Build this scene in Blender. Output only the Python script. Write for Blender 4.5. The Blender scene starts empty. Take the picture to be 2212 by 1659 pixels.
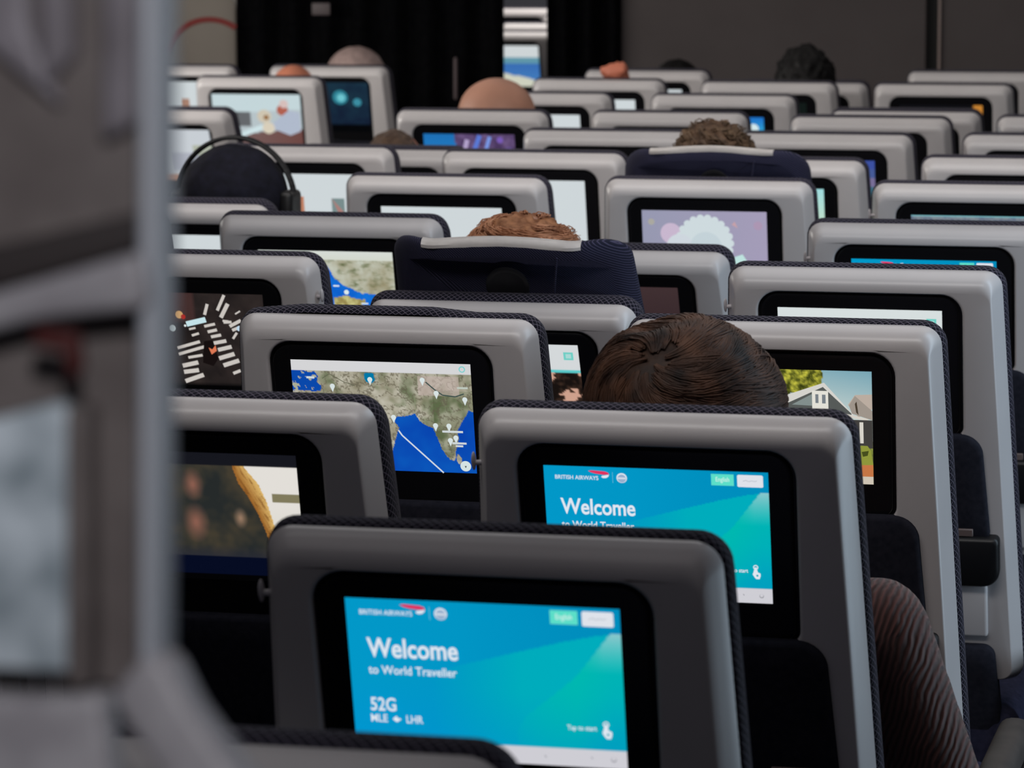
import bpy, bmesh, math, random
from mathutils import Vector, Matrix, noise
random.seed(7)
sc = bpy.context.scene
COL = sc.collection
PI = math.pi

def lin(c):
    c = c / 255.0
    return c / 12.92 if c <= 0.04045 else ((c + 0.055) / 1.055) ** 2.4
def rgb(r, g, b): return (lin(r), lin(g), lin(b), 1.0)

# ------------------------------------------------------------------ camera
PITCH, COLW, AISLE = 0.7854, 0.5373, 0.5651       # row pitch, seat spacing, extra width of the left aisle
cam = bpy.data.cameras.new('camera')
cam_ob = bpy.data.objects.new('camera', cam)
COL.objects.link(cam_ob)
yaw, pit, roll = 0.23838, 0.13428, -0.00352
F = Vector((-math.sin(yaw) * math.cos(pit), math.cos(yaw) * math.cos(pit), -math.sin(pit)))
R_ = Vector((math.cos(yaw), math.sin(yaw), 0)); U_ = R_.cross(F)
R2 = R_ * math.cos(roll) + U_ * math.sin(roll); U2 = -R_ * math.sin(roll) + U_ * math.cos(roll)
M = Matrix((R2, U2, -F)).transposed().to_4x4()
M.translation = Vector((0.76, -2.2432, 1.731))
cam_ob.matrix_world = M
cam.sensor_width = 36.0
cam.lens = 7743.33 / 2212.0 * 36.0
cam.clip_start = 0.05
cam.dof.use_dof = True
cam.dof.focus_distance = 4.75
cam.dof.aperture_fstop = 12.5
sc.camera = cam_ob

# ------------------------------------------------------------------ world, cabin lamps and added fills, exposure
w = bpy.data.worlds.new('cabin_air'); sc.world = w; w.use_nodes = True
bg = w.node_tree.nodes['Background']
bg.inputs[0].default_value = (0.80, 0.80, 0.92, 1); bg.inputs[1].default_value = 0.045
sc.view_settings.view_transform = 'Standard'
sc.view_settings.look = 'None'
sc.view_settings.exposure = 0.0
sc.view_settings.gamma = 1.0
sc.view_settings.use_curve_mapping = False

def area(name, loc, target, sx, sy, power, col):
    l = bpy.data.lights.new(name, 'AREA'); l.shape = 'RECTANGLE'; l.size = sx; l.size_y = sy
    l.energy = power; l.color = col
    o = bpy.data.objects.new(name, l); COL.objects.link(o)
    o.location = loc
    d = Vector(target) - Vector(loc)
    o.rotation_euler = d.to_track_quat('-Z', 'Y').to_euler()
    return o
# ceiling wash above the middle and forward rows, the dimmer wash over the aft rows, cool side light from the right wall
def down(name, x, y, z, sx, sy, power, col): return area(name, (x, y, z), (x, y + 0.001, 0), sx, sy, power, col)
area('ceiling_light_aft', (-0.1, 1.35, 2.45), (-0.5, 4.2, 1.0), 2.0, 0.4, 17, (1.0, 0.97, 0.95))
down('rear_fill_light', 0.1, 0.2, 2.40, 2.0, 1.2, 2.0, (1.0, 0.95, 0.97))  # unseen fill added to lift the tone of the nearest seats
down('ceiling_light_middle', -0.4, 3.4, 2.40, 2.6, 1.6, 13, (1.0, 0.97, 0.95))
area('ceiling_light_forward', (-1.3, 4.5, 2.42), (-1.7, 8.6, 1.0), 4.2, 1.4, 37, (1.0, 0.95, 0.90))
down('ceiling_light_front_rows', -1.3, 7.9, 2.40, 4.2, 3.2, 18, (1.0, 0.95, 0.90))
down('ceiling_light_next_cabin', -2.6, 13.6, 2.40, 2.2, 4.6, 95, (1.0, 0.95, 0.90))
area('window_light_left', (-4.8, 7.2, 1.8), (-2.6, 9.4, 1.0), 3.0, 0.6, 80, (1.0, 0.96, 0.90))
area('sidewall_light', (1.9, 2.9, 1.65), (-0.6, 3.0, 0.9), 0.4, 3.2, 34, (0.66, 0.84, 1.0))
rl = bpy.data.lights.new('post_fill_spot', 'SPOT'); rl.energy = 60; rl.spot_size = math.radians(24); rl.spot_blend = 0.6; rl.shadow_soft_size = 0.05; rl.color = (0.96, 0.97, 1.0)  # unseen spot, added only to brighten the partition post up front
ro = bpy.data.objects.new('post_fill_spot', rl); COL.objects.link(ro); ro.location = (0.95, -2.6, 2.35)
ro.rotation_euler = (Vector((0.26, -1.25, 1.52)) - ro.location).to_track_quat('-Z', 'Y').to_euler()

# ------------------------------------------------------------------ materials
def mat(name, col, rough=0.5, metal=0.0, spec=0.5, sheen=0.0, coat=0.0):
    m = bpy.data.materials.new(name); m.use_nodes = True
    b = m.node_tree.nodes['Principled BSDF']
    b.inputs['Base Color'].default_value = col
    b.inputs['Roughness'].default_value = rough
    b.inputs['Metallic'].default_value = metal
    b.inputs['Specular IOR Level'].default_value = spec
    b.inputs['Sheen Weight'].default_value = sheen
    b.inputs['Coat Weight'].default_value = coat
    return m
def nd(m, t): return m.node_tree.nodes.new(t)
def lk(m, a, b): m.node_tree.links.new(a, b)

def noisy(m, c1, c2, scale, detail=3, bump=0.0, coord='Object'):
    b = m.node_tree.nodes['Principled BSDF']
    tc = nd(m, 'ShaderNodeTexCoord'); n = nd(m, 'ShaderNodeTexNoise'); r = nd(m, 'ShaderNodeValToRGB')
    n.inputs['Scale'].default_value = scale; n.inputs['Detail'].default_value = detail
    r.color_ramp.elements[0].color = c1; r.color_ramp.elements[1].color = c2
    r.color_ramp.elements[0].position = 0.3; r.color_ramp.elements[1].position = 0.7
    lk(m, tc.outputs[coord], n.inputs['Vector']); lk(m, n.outputs['Fac'], r.inputs[0]); lk(m, r.outputs[0], b.inputs['Base Color'])
    if bump:
        bp = nd(m, 'ShaderNodeBump'); bp.inputs['Strength'].default_value = bump; bp.inputs['Distance'].default_value = 0.002
        lk(m, n.outputs['Fac'], bp.inputs['Height']); lk(m, bp.outputs[0], b.inputs['Normal'])
    return m

def weave(name, base, line, cell, width, uv=True, twill=False, rough=0.85):
    """knitted cover: thin pale threads crossing in diamonds over a dark ground"""
    m = mat(name, base, rough, spec=0.12, sheen=0.04)
    b = m.node_tree.nodes['Principled BSDF']
    tc = nd(m, 'ShaderNodeTexCoord'); sp = nd(m, 'ShaderNodeSeparateXYZ')
    lk(m, tc.outputs['UV' if uv else 'Object'], sp.inputs[0])
    a, c = sp.outputs[0], sp.outputs[1 if uv else 2]
    fs = []
    for sgn in ((1, -1) if not twill else (1,)):
        q = nd(m, 'ShaderNodeMath'); q.operation = 'MULTIPLY_ADD'
        lk(m, c, q.inputs[0]); q.inputs[1].default_value = sgn; lk(m, a, q.inputs[2])
        d = nd(m, 'ShaderNodeMath'); d.operation = 'PINGPONG'; lk(m, q.outputs[0], d.inputs[0]); d.inputs[1].default_value = cell / 2
        e = nd(m, 'ShaderNodeMapRange'); lk(m, d.outputs[0], e.inputs[0])
        e.inputs[1].default_value = 0; e.inputs[2].default_value = width; e.inputs[3].default_value = 1; e.inputs[4].default_value = 0
        fs.append(e.outputs[0])
    if len(fs) == 2:
        x = nd(m, 'ShaderNodeMath'); x.operation = 'MAXIMUM'; lk(m, fs[0], x.inputs[0]); lk(m, fs[1], x.inputs[1]); f = x.outputs[0]
    else: f = fs[0]
    mx = nd(m, 'ShaderNodeMix'); mx.data_type = 'RGBA'
    lk(m, f, mx.inputs['Factor']); mx.inputs[6].default_value = base; mx.inputs[7].default_value = line
    lk(m, mx.outputs[2], b.inputs['Base Color'])
    bp = nd(m, 'ShaderNodeBump'); bp.inputs['Strength'].default_value = 0.5; bp.inputs['Distance'].default_value = 0.001
    lk(m, f, bp.inputs['Height']); lk(m, bp.outputs[0], b.inputs['Normal'])
    return m

M_SHELL = noisy(mat('shell_plastic', rgb(196, 190, 190), 0.32, spec=0.5), (0.50, 0.475, 0.475, 1), (0.54, 0.51, 0.51, 1), 9)
M_BEZEL = mat('bezel_gloss_black', (0.006, 0.006, 0.007, 1), 0.22, spec=0.35)
M_BLACK = mat('black_plastic', (0.008, 0.008, 0.009, 1), 0.4, spec=0.4)
M_FABRIC = weave('navy_knit', (0.006, 0.006, 0.013, 1), (0.17, 0.15, 0.20, 1), 0.0092, 0.0010)
M_TWILL = weave('navy_twill', (0.010, 0.011, 0.026, 1), (0.070, 0.064, 0.12, 1), 0.0044, 0.0010, uv=False, twill=True)
M_POCKET = noisy(mat('pocket_cloth', (0.02, 0.02, 0.035, 1), 0.9, spec=0.15), (0.010, 0.011, 0.018, 1), (0.018, 0.018, 0.027, 1), 120)
M_SEATCLOTH = noisy(mat('seat_cloth', (0.02, 0.02, 0.04, 1), 0.9, spec=0.15), (0.015, 0.016, 0.035, 1), (0.03, 0.03, 0.06, 1), 90)
M_COVER = noisy(mat('antimacassar_paper', rgb(220, 215, 212), 0.8), (0.74, 0.70, 0.68, 1), (0.84, 0.80, 0.77, 1), 40)
M_METAL = mat('brushed_metal', (0.5, 0.5, 0.52, 1), 0.35, metal=1.0)
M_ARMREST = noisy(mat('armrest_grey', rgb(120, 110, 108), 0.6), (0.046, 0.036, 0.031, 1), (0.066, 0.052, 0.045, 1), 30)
M_LABEL = mat('latch_label', rgb(110, 95, 92), 0.6)
M_HOOK = mat('hook_plastic', rgb(190, 185, 188), 0.4)
M_SCREEN = bpy.data.materials.new('screen_picture'); M_SCREEN.use_nodes = True
nt = M_SCREEN.node_tree; nt.nodes.clear()
o_ = nt.nodes.new('ShaderNodeOutputMaterial'); e_ = nt.nodes.new('ShaderNodeEmission'); a_ = nt.nodes.new('ShaderNodeAttribute')
a_.attribute_name = 'picture'; nt.links.new(a_.outputs['Color'], e_.inputs[0]); nt.links.new(e_.outputs[0], o_.inputs[0]); e_.inputs[1].default_value = 1.0

# ------------------------------------------------------------------ mesh helpers
def finish(bm, name, m, parent=None, smooth=True, angle=40, mats=None):
    bmesh.ops.recalc_face_normals(bm, faces=bm.faces[:]) if name != 'screen' else None
    me = bpy.data.meshes.new(name); bm.to_mesh(me); bm.free()
    for q in (mats or [m]): me.materials.append(q)
    if smooth:
        me.polygons.foreach_set('use_smooth', [True] * len(me.polygons))
        me.set_sharp_from_angle(angle=math.radians(angle))
    return me
def obj(name, me, parent=None, loc=(0, 0, 0), rot=(0, 0, 0)):
    o = bpy.data.objects.new(name, me); COL.objects.link(o)
    o.location = loc; o.rotation_euler = rot
    if parent: o.parent = parent
    return o
def tag(o, label=None, cat=None, group=None, kind=None):
    if label: o['label'] = label
    if cat: o['category'] = cat
    if group: o['group'] = group
    if kind: o['kind'] = kind
    return o
def empty(name, loc, rz=0):
    o = bpy.data.objects.new(name, None); COL.objects.link(o); o.location = loc; o.rotation_euler = (0, 0, rz)
    o.empty_display_size = 0.1
    return o

def rrect(hw_b, hw_t, z0, z1, rb, rt, n=8, side=6):
    """rounded trapezoid outline in x,z; counter clockwise from the bottom left; constant point count"""
    pts = []
    def arc(cx, cz, r, a0, a1):
        for i in range(n + 1):
            a = a0 + (a1 - a0) * i / n
            pts.append((cx + r * math.cos(a), cz + r * math.sin(a)))
    def seg(p, q):
        for i in range(1, side): pts.append((p[0] + (q[0] - p[0]) * i / side, p[1] + (q[1] - p[1]) * i / side))
    corners = [(-hw_b + rb, z0 + rb, rb, PI, 1.5 * PI), (hw_b - rb, z0 + rb, rb, 1.5 * PI, 2 * PI),
               (hw_t - rt, z1 - rt, rt, 0, PI / 2), (-hw_t + rt, z1 - rt, rt, PI / 2, PI)]
    for k, (cx, cz, r, a0, a1) in enumerate(corners):
        arc(cx, cz, r, a0, a1)
        nx = corners[(k + 1) % 4]
        q = (nx[0] + nx[2] * math.cos(nx[3]), nx[1] + nx[2] * math.sin(nx[3]))
        seg(pts[-1], q)
    return pts

def loft(bm, rings, cap0=False, cap1=False, uv=False):
    """rings: list of lists of 3D points, closed loops"""
    vs = [[bm.verts.new(p) for p in r] for r in rings]
    n = len(rings[0]); fs = []
    lay = bm.loops.layers.uv.verify() if uv else None
    if uv:
        mid = rings[len(rings) // 3]
        us = [0.0]
        for i in range(n): us.append(us[-1] + (Vector(mid[(i + 1) % n]) - Vector(mid[i])).length)
        vv = [0.0]
        for k in range(len(rings) - 1): vv.append(vv[-1] + (Vector(rings[k + 1][n // 2]) - Vector(rings[k][n // 2])).length)
    for k in range(len(vs) - 1):
        for i in range(n):
            j = (i + 1) % n
            f = bm.faces.new((vs[k][i], vs[k][j], vs[k + 1][j], vs[k + 1][i]))
            if uv:
                for l, (a, b) in zip(f.loops, ((us[i], vv[k]), (us[i + 1], vv[k]), (us[i + 1], vv[k + 1]), (us[i], vv[k + 1]))): l[lay].uv = (a, b)
    if cap0: bm.faces.new(vs[0][::-1])
    if cap1: bm.faces.new(vs[-1])
    return vs

def rbox(bm, x0, x1, y0, y1, z0, z1, r=0.01, seg=3, mi=0):
    b2 = bmesh.new()
    bmesh.ops.create_cube(b2, size=1)
    for v in b2.verts: v.co = Vector(((x0 + x1) / 2 + v.co.x * (x1 - x0), (y0 + y1) / 2 + v.co.y * (y1 - y0), (z0 + z1) / 2 + v.co.z * (z1 - z0)))
    if r > 0: bmesh.ops.bevel(b2, geom=b2.edges[:], offset=r, segments=seg, profile=0.5, affect='EDGES')
    merge(bm, b2, mi)
def merge(bm, b2, mi=0):
    b2.verts.ensure_lookup_table(); mp = [bm.verts.new(v.co) for v in b2.verts]
    for f in b2.faces:
        try: g = bm.faces.new([mp[v.index] for v in f.verts]); g.material_index = mi
        except ValueError: pass
    b2.free()
def capsule(bm, p0, p1, r0, r1, n=14, sq=1.0):
    p0, p1 = Vector(p0), Vector(p1); d = p1 - p0; L = d.length or 1e-6; d = d / L
    a = d.orthogonal().normalized(); b = d.cross(a)
    rings = []
    for k in range(1, 5):
        t = -PI / 2 + PI / 2 * k / 4
        rings.append((p0 + d * r0 * math.sin(t), r0 * math.cos(t)))
    for k in range(0, 4):
        t = PI / 2 * k / 4
        rings.append((p1 + d * r1 * math.sin(t), r1 * math.cos(t)))
    vs = [[bm.verts.new(c + (a * math.cos(2 * PI * i / n) + b * math.sin(2 * PI * i / n)) * r) for i in range(n)] for c, r in rings]
    s0 = bm.verts.new(p0 - d * r0); s1 = bm.verts.new(p1 + d * r1)
    for k in range(len(vs) - 1):
        for i in range(n): bm.faces.new((vs[k][i], vs[k][(i + 1) % n], vs[k + 1][(i + 1) % n], vs[k + 1][i]))
    for i in range(n):
        bm.faces.new((s0, vs[0][(i + 1) % n], vs[0][i])); bm.faces.new((s1, vs[-1][i], vs[-1][(i + 1) % n]))
def ball(bm, c, rx, ry, rz, seg=20, rings=14, rot=None):
    b2 = bmesh.new(); bmesh.ops.create_uvsphere(b2, u_segments=seg, v_segments=rings, radius=1)
    for v in b2.verts:
        q = Vector((v.co.x * rx, v.co.y * ry, v.co.z * rz))
        if rot: q = rot @ q
        v.co = q + Vector(c)
    merge(bm, b2)

# ------------------------------------------------------------------ seat parts (backrest frame: x right, y forward, z up along the back; hinge at the origin)
LB = 0.62
HX = -0.0045
HOLE = (0.1555, 0.1565, LB - 0.262, LB - 0.028, 0.020, 0.033)
def outline(e, et=None):
    et = e if et is None else et
    r = max(0.036 + e, 0.012)
    return rrect(0.236 + e, 0.2095 + e, -0.06 - e, LB + et, r, r)
def shell_mesh():
    bm = bmesh.new()
    H = lambda d, y: [(x + HX, y, z) for x, z in rrect(HOLE[0] + d, HOLE[1] + d, HOLE[2] - d, HOLE[3] + d, HOLE[4] + d, HOLE[5] + d)]
    def O(es, et, y):
        r = 0.027 - es * 0.5
        return [(x, y, z) for x, z in rrect(0.236 - es, 0.2095 - es, -0.06 + es, LB - et, r, r)]
    loft(bm, [H(0.0, -0.024), H(0.0, -0.033), H(0.0015, -0.0348), H(0.004, -0.035),
              O(0.0160, 0.0262, -0.035), O(0.0152, 0.0225, -0.0348), O(0.0141, 0.0172, -0.0337), O(0.0128, 0.0122, -0.0312), O(0.0108, 0.0076, -0.0270), O(0.0082, 0.0040, -0.0208),
              O(0.0052, 0.0015, -0.0136), O(0.0022, 0.0003, -0.0064), O(0.0, 0.0, 0.0), O(0.004, 0.004, 0.004)], cap1=True)
    # flat back plate behind the monitor
    return finish(bm, 'back_shell', M_SHELL, angle=50)
def bezel_mesh():
    bm = bmesh.new()
    H = lambda d, y: [(x + HX, y, z) for x, z in rrect(HOLE[0] + d, HOLE[1] + d, HOLE[2] - d, HOLE[3] + d, max(HOLE[4] + d, .004), max(HOLE[5] + d, .004))]
    loft(bm, [H(0.001, -0.020), H(-0.0002, -0.0265), H(-0.0045, -0.0265), H(-0.0052, -0.0300), H(-0.0062, -0.0312), H(-0.0085, -0.0316), H(-0.012, -0.0316)], cap0=True, cap1=True)
    return finish(bm, 'screen_bezel', M_BEZEL, angle=35)
def cushion_mesh(dz=0.0):
    bm = bmesh.new()
    prof = [(0.000, -0.004, -0.004), (0.003, 0.0018, 0.0002), (0.010, 0.0036, 0.0016), (0.020, 0.0042, 0.0016), (0.030, 0.0036, -0.0024), (0.046, 0.001, -0.0145), (0.070, -0.008, -0.034), (0.084, -0.03, -0.06), (0.087, -0.06, -0.09)]
    rings = []
    for y, es, et in prof:
        o = rrect(0.236 + es, 0.2095 + es, -0.04, LB + et, 0.03, 0.031)
        if dz:   # lifted slim headrest pushing the middle of the cover up
            o = [(x, z + (dz * min(1, max(0, (0.125 - abs(x + 0.02)) / 0.02)) if z > LB - 0.05 else 0)) for x, z in o]
        rings.append([(x, y, z) for x, z in o])
    loft(bm, rings, cap1=True, uv=True)
    return finish(bm, 'backrest_cushion', M_FABRIC, angle=60)
def pocket_mesh():
    bm = bmesh.new()
    Q = lambda d, y: [(x, y, z) for x, z in rrect(0.190 - d, 0.181 - d, LB - 0.425 + d, LB - 0.253 - d, 0.012, 0.034)]
    loft(bm, [Q(0.0, -0.032), Q(0.0, -0.041), Q(0.002, -0.044), Q(0.006, -0.0455), Q(0.03, -0.0475)], cap1=True)
    return finish(bm, 'literature_pocket', M_POCKET, angle=50)
def tray_mesh():
    bm = bmesh.new()
    Q = lambda d, y: [(x, y, z) for x, z in rrect(0.205 - d, 0.205 - d, LB - 0.500 + d, LB - 0.418 - d, 0.026, 0.008)]
    loft(bm, [Q(0.0, -0.030), Q(0.0, -0.050), Q(0.002, -0.055), Q(0.006, -0.057)], cap1=True)
    return finish(bm, 'tray_table', M_BLACK, angle=50)
def tray_face_mesh():
    bm = bmesh.new(); rbox(bm, -0.185, 0.185, -0.044, -0.030, LB - 0.590, LB - 0.502, 0.005)
    return finish(bm, 'tray_panel', M_SHELL)
def label_mesh():
    bm = bmesh.new(); rbox(bm, 0.115, 0.165, -0.0500, -0.044, LB - 0.417, LB - 0.405, 0.001, 1)
    return finish(bm, 'latch_label', M_LABEL)
def latch_mesh():
    bm = bmesh.new(); rbox(bm, 0.10, 0.125, -0.052, -0.044, LB - 0.601, LB - 0.594, 0.002, 2)
    return finish(bm, 'tray_latch', M_METAL)
def lower_pocket_mesh():
    bm = bmesh.new()
    Q = lambda d, y: [(x, y, z) for x, z in rrect(0.212 - d, 0.196 - d, LB - 0.86 + d, LB - 0.604 - d, 0.02, 0.02)]
    loft(bm, [Q(0.0, -0.020), Q(0.0, -0.050), Q(0.003, -0.054), Q(0.02, -0.060)], cap0=True, cap1=True)
    return finish(bm, 'seat_pocket', M_POCKET)
def hook_mesh():
    bm = bmesh.new()
    capsule(bm, (-0.200, -0.012, LB - 0.062), (-0.2130, -0.014, LB - 0.062), 0.0035, 0.003, 10)
    ball(bm, (-0.2140, -0.014, LB - 0.060), 0.0026, 0.0060, 0.0110, 12, 10)
    return finish(bm, 'coat_hook', M_HOOK)
def seat_pan_mesh():
    bm = bmesh.new()
    rbox(bm, -0.23, 0.23, 0.13, 0.62, 0.34, 0.47, 0.035, 4)
    return finish(bm, 'seat_cushion', M_SEATCLOTH)
def base_mesh():
    bm = bmesh.new()
    rbox(bm, -0.235, 0.235, 0.12, 0.58, 0.30, 0.345, 0.008)
    for s in (-1, 1):
        rbox(bm, s * 0.16 - 0.02, s * 0.16 + 0.02, 0.16, 0.20, 0.0, 0.31, 0.004, 1)
        rbox(bm, s * 0.16 - 0.02, s * 0.16 + 0.02, 0.50, 0.54, 0.0, 0.31, 0.004, 1)
        rbox(bm, s * 0.16 - 0.02, s * 0.16 + 0.02, 0.14, 0.56, 0.0, 0.03, 0.004, 1)
    return finish(bm, 'seat_frame', M_BLACK)
def armrest_mesh():
    bm = bmesh.new()
    rbox(bm, -0.023, 0.023, 0.06, 0.50, 0.505, 0.560, 0.018, 4)
    rbox(bm, -0.015, 0.015, 0.11, 0.18, 0.34, 0.535, 0.006, 2)
    return finish(bm, 'armrest', M_ARMREST)
HR = 0.050
def pad_xy(x): return 0.030 + 0.075 * max(0.0, (abs(x) - 0.105) / 0.095) ** 1.6
def headrest_mesh():
    """deep rounded pad whose ends bend forward"""
    bm = bmesh.new()
    rings = []
    for d, y in ((0.024, 0.0), (0.009, 0.0012), (0.003, 0.0045), (0.0, 0.010), (0.001, 0.018), (0.007, 0.026), (0.018, 0.033), (0.036, 0.037)):
        o = rrect(0.200 - d, 0.190 - d, LB - 0.22 + d, LB + HR - d, 0.03, 0.060 - d * 0.6)
        rings.append([(x, y + pad_xy(x), z + 0.006 * math.cos(x / 0.2 * PI)) for x, z in o])
    loft(bm, rings, cap0=True, cap1=True)
    return finish(bm, 'headrest', M_TWILL, angle=60)
def cover_mesh():
    bm = bmesh.new()
    prof = [(0.0016, -0.0085), (0.0024, -0.0035), (0.0064, 0.0006), (0.0110, 0.0018), (0.0190, 0.0006), (0.0270, -0.0055), (0.0340, -0.0165), (0.0385, -0.034), (0.0395, -0.08), (0.0405, -0.12)]
    n = 24; rows = []
    for y, z in prof:
        r = []
        for i in range(n + 1):
            x = -0.125 + 0.25 * i / n
            drop = -0.0015 * math.cos((x - 0.01) / 0.125 * PI) if z < -0.003 and y < 0.003 else 0
            r.append(bm.verts.new((x, y + pad_xy(x), LB + HR + z + drop + 0.006 * math.cos(x / 0.2 * PI))))
        rows.append(r)
    for a, b in zip(rows[:-1], rows[1:]):
        for i in range(n): bm.faces.new((a[i], a[i + 1], b[i + 1], b[i]))
    bmesh.ops.solidify(bm, geom=bm.faces[:], thickness=0.0008)
    return finish(bm, 'headrest_cover', M_COVER)
def hinge_mesh():
    bm = bmesh.new()
    n = 32
    prof = [(0.034, 0.0330), (0.034, 0.0300), (0.030, 0.0290), (0.026, 0.0305), (0.010, 0.0312)]
    loft(bm, [[(0.006 + r * math.cos(2 * PI * i / n), y - 0.0015, LB - 0.022 + r * math.sin(2 * PI * i / n)) for i in range(n)] for r, y in prof], cap1=True)
    return finish(bm, 'hinge_cover', M_BLACK)
def seam_mesh():
    bm = bmesh.new()
    capsule(bm, (0.075, pad_xy(0.075) + 0.0005, LB - 0.05), (0.088, pad_xy(0.088) + 0.0003, LB + HR - 0.02), 0.0016, 0.0016, 8)
    return finish(bm, 'seam', M_TWILL)

MESH = dict(shell=shell_mesh(), bezel=bezel_mesh(), cushion=cushion_mesh(), cushion_up=cushion_mesh(0.006), pocket=pocket_mesh(), tray=tray_mesh(), face=tray_face_mesh(),
            label=label_mesh(), latch=latch_mesh(), lpocket=lower_pocket_mesh(), hook=hook_mesh(), pan=seat_pan_mesh(), base=base_mesh(), arm=armrest_mesh(),
            headrest=headrest_mesh(), cover=cover_mesh(), hinge=hinge_mesh(), seam=seam_mesh())

# ------------------------------------------------------------------ screen pictures (drawn shape by shape in screen units u, v)
SW, SH = 0.251, 0.157
def vnoise(u, v, s, seed=0.0): return noise.noise(Vector((u * s, v * s * 0.62, seed)))
def fbm(u, v, s, seed=0.0): return 0.55 * vnoise(u, v, s, seed) + 0.3 * vnoise(u, v, s * 2.3, seed + 5) + 0.2 * vnoise(u, v, s * 5, seed + 9)
def mixc(a, b, t):
    t = min(1, max(0, t)); return tuple(x + (y - x) * t for x, y in zip(a, b))
def inside(u, v, poly):
    c = False; j = len(poly) - 1
    for i in range(len(poly)):
        (xi, yi), (xj, yj) = poly[i], poly[j]
        if (yi > v) != (yj > v) and u < (xj - xi) * (v - yi) / (yj - yi) + xi: c = not c
        j = i
    return c
def font_mesh(s, bold=0.0):
    c = bpy.data.curves.new('lettering', 'FONT'); c.body = s; c.size = 1; c.offset = bold; c.resolution_u = 4
    o = bpy.data.objects.new('lettering', c); COL.objects.link(o)
    bpy.context.view_layer.update()
    me = bpy.data.meshes.new_from_object(o.evaluated_get(bpy.context.evaluated_depsgraph_get()))
    bpy.data.objects.remove(o); bpy.data.curves.remove(c)
    return me
CAP = 0.69
def screen_mesh(bgf, nu, nv, over=()):
    bm = bmesh.new(); lay = bm.verts.layers.float_color.new('picture')
    def P(u, v, k): return ((u - 0.5) * SW + HX, -0.0320 - 0.00004 * k, LB - 0.0545 - v * SH)
    g = []
    for j in range(nv + 1):
        row = []
        for i in range(nu + 1):
            u, v = i / nu, j / nv
            x = bm.verts.new(P(u, v, 0)); c = bgf(u, v); x[lay] = (lin(c[0]), lin(c[1]), lin(c[2]), 1); row.append(x)
        g.append(row)
    for j in range(nv):
        for i in range(nu): bm.faces.new((g[j][i], g[j + 1][i], g[j + 1][i + 1], g[j][i + 1]))
    def poly(pts, c, k):
        vs = [bm.verts.new(P(u, v, k)) for u, v in pts]
        for x in vs: x[lay] = (lin(c[0]), lin(c[1]), lin(c[2]), 1)
        f = bm.faces.new(vs)
        if len(vs) > 4: bmesh.ops.triangulate(bm, faces=[f])
    for k, o in enumerate(over):
        k = 1 + k
        if o[0] == 'poly': poly(o[1], o[2], k)
        elif o[0] == 'rect': u0, v0, u1, v1 = o[1]; poly([(u0, v0), (u0, v1), (u1, v1), (u1, v0)], o[2], k)
        elif o[0] == 'disc':
            _, u, v, r, c = o[:5]; n = 20
            poly([(u + r * math.cos(-2 * PI * i / n), v + r * 1.6 * math.sin(-2 * PI * i / n) * (o[5] if len(o) > 5 else 1)) for i in range(n)], c, k)
        elif o[0] == 'line':
            _, pts, wd, c = o
            for (a, b), (a2, b2) in zip(pts[:-1], pts[1:]):
                dx, dy = a2 - a, (b2 - b) / 1.6; L = math.hypot(dx, dy) or 1; nx, ny = -dy / L * wd / 2, dx / L * wd / 2 * 1.6
                poly([(a + nx, b + ny), (a2 + nx, b2 + ny), (a2 - nx, b2 - ny), (a - nx, b - ny)], c, k)
        elif o[0] == 'text':
            _, s, u0, vb, wd, cap, c, bold = o
            me = font_mesh(s, bold)
            xs = [p.co.x for p in me.vertices]; x0, x1 = min(xs), max(xs)
            mp = []
            for p in me.vertices:
                u = u0 + (p.co.x - x0) / (x1 - x0) * wd; v = vb - p.co.y / CAP * cap
                q = bm.verts.new(P(u, v, k)); q[lay] = (lin(c[0]), lin(c[1]), lin(c[2]), 1); mp.append(q)
            for f in me.polygons:
                try: bm.faces.new([mp[i] for i in f.vertices])
                except ValueError: pass
            bpy.data.meshes.remove(me)
    me = finish(bm, 'screen', M_SCREEN, smooth=False)
    return me

WHITE = (206, 214, 217)
# welcome page of the airline
def curve(u, pts):
    if u <= pts[0][0]: return pts[0][1]
    for (a, b), (c, d) in zip(pts[:-1], pts[1:]):
        if u <= c: return b + (d - b) * (u - a) / (c - a)
    return pts[-1][1]
def bg_welcome(u, v):
    if v > 0.888: return (206, 205, 212)
    c = mixc((2, 152, 200), (0, 146, 192), u)
    c = mixc(c, (0, 148, 212), max(0, v - 0.5) * (1 - u) * 1.6)
    b1 = curve(u, [(0.33, 0.44), (0.396, 0.40), (0.627, 0.292), (0.78, 0.222), (0.9, 0.176), (1, 0.152)])
    b2 = curve(u, [(0.60, 0.80), (0.642, 0.69), (0.74, 0.56), (0.831, 0.43), (0.908, 0.27), (0.962, 0.158), (1, 0.150)])
    if v < b1 or u < 0.3: c = mixc(c, (0, 138, 186), max(0, (u - 0.4)) * 1.2)
    if u > 0.3 and v > b1: c = mixc(c, (0, 172, 188), min(1, (u - 0.3) * 3.0) * (1 - max(0, v - 0.55) * 1.5))
    if u > 0.6 and v > b2:
        t = max(0, 1 - (v - b2) * 1.6)
        c = mixc(c, (0, 184, 176), t * min(1, (u - 0.58) * 4))
        if u > 0.8 and v < 0.42: c = mixc(c, (140, 200, 205), max(0, 1 - (v - 0.15) / 0.26) * min(1, (u - 0.82) * 9))
    return c
W1 = (222, 230, 240)
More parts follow.
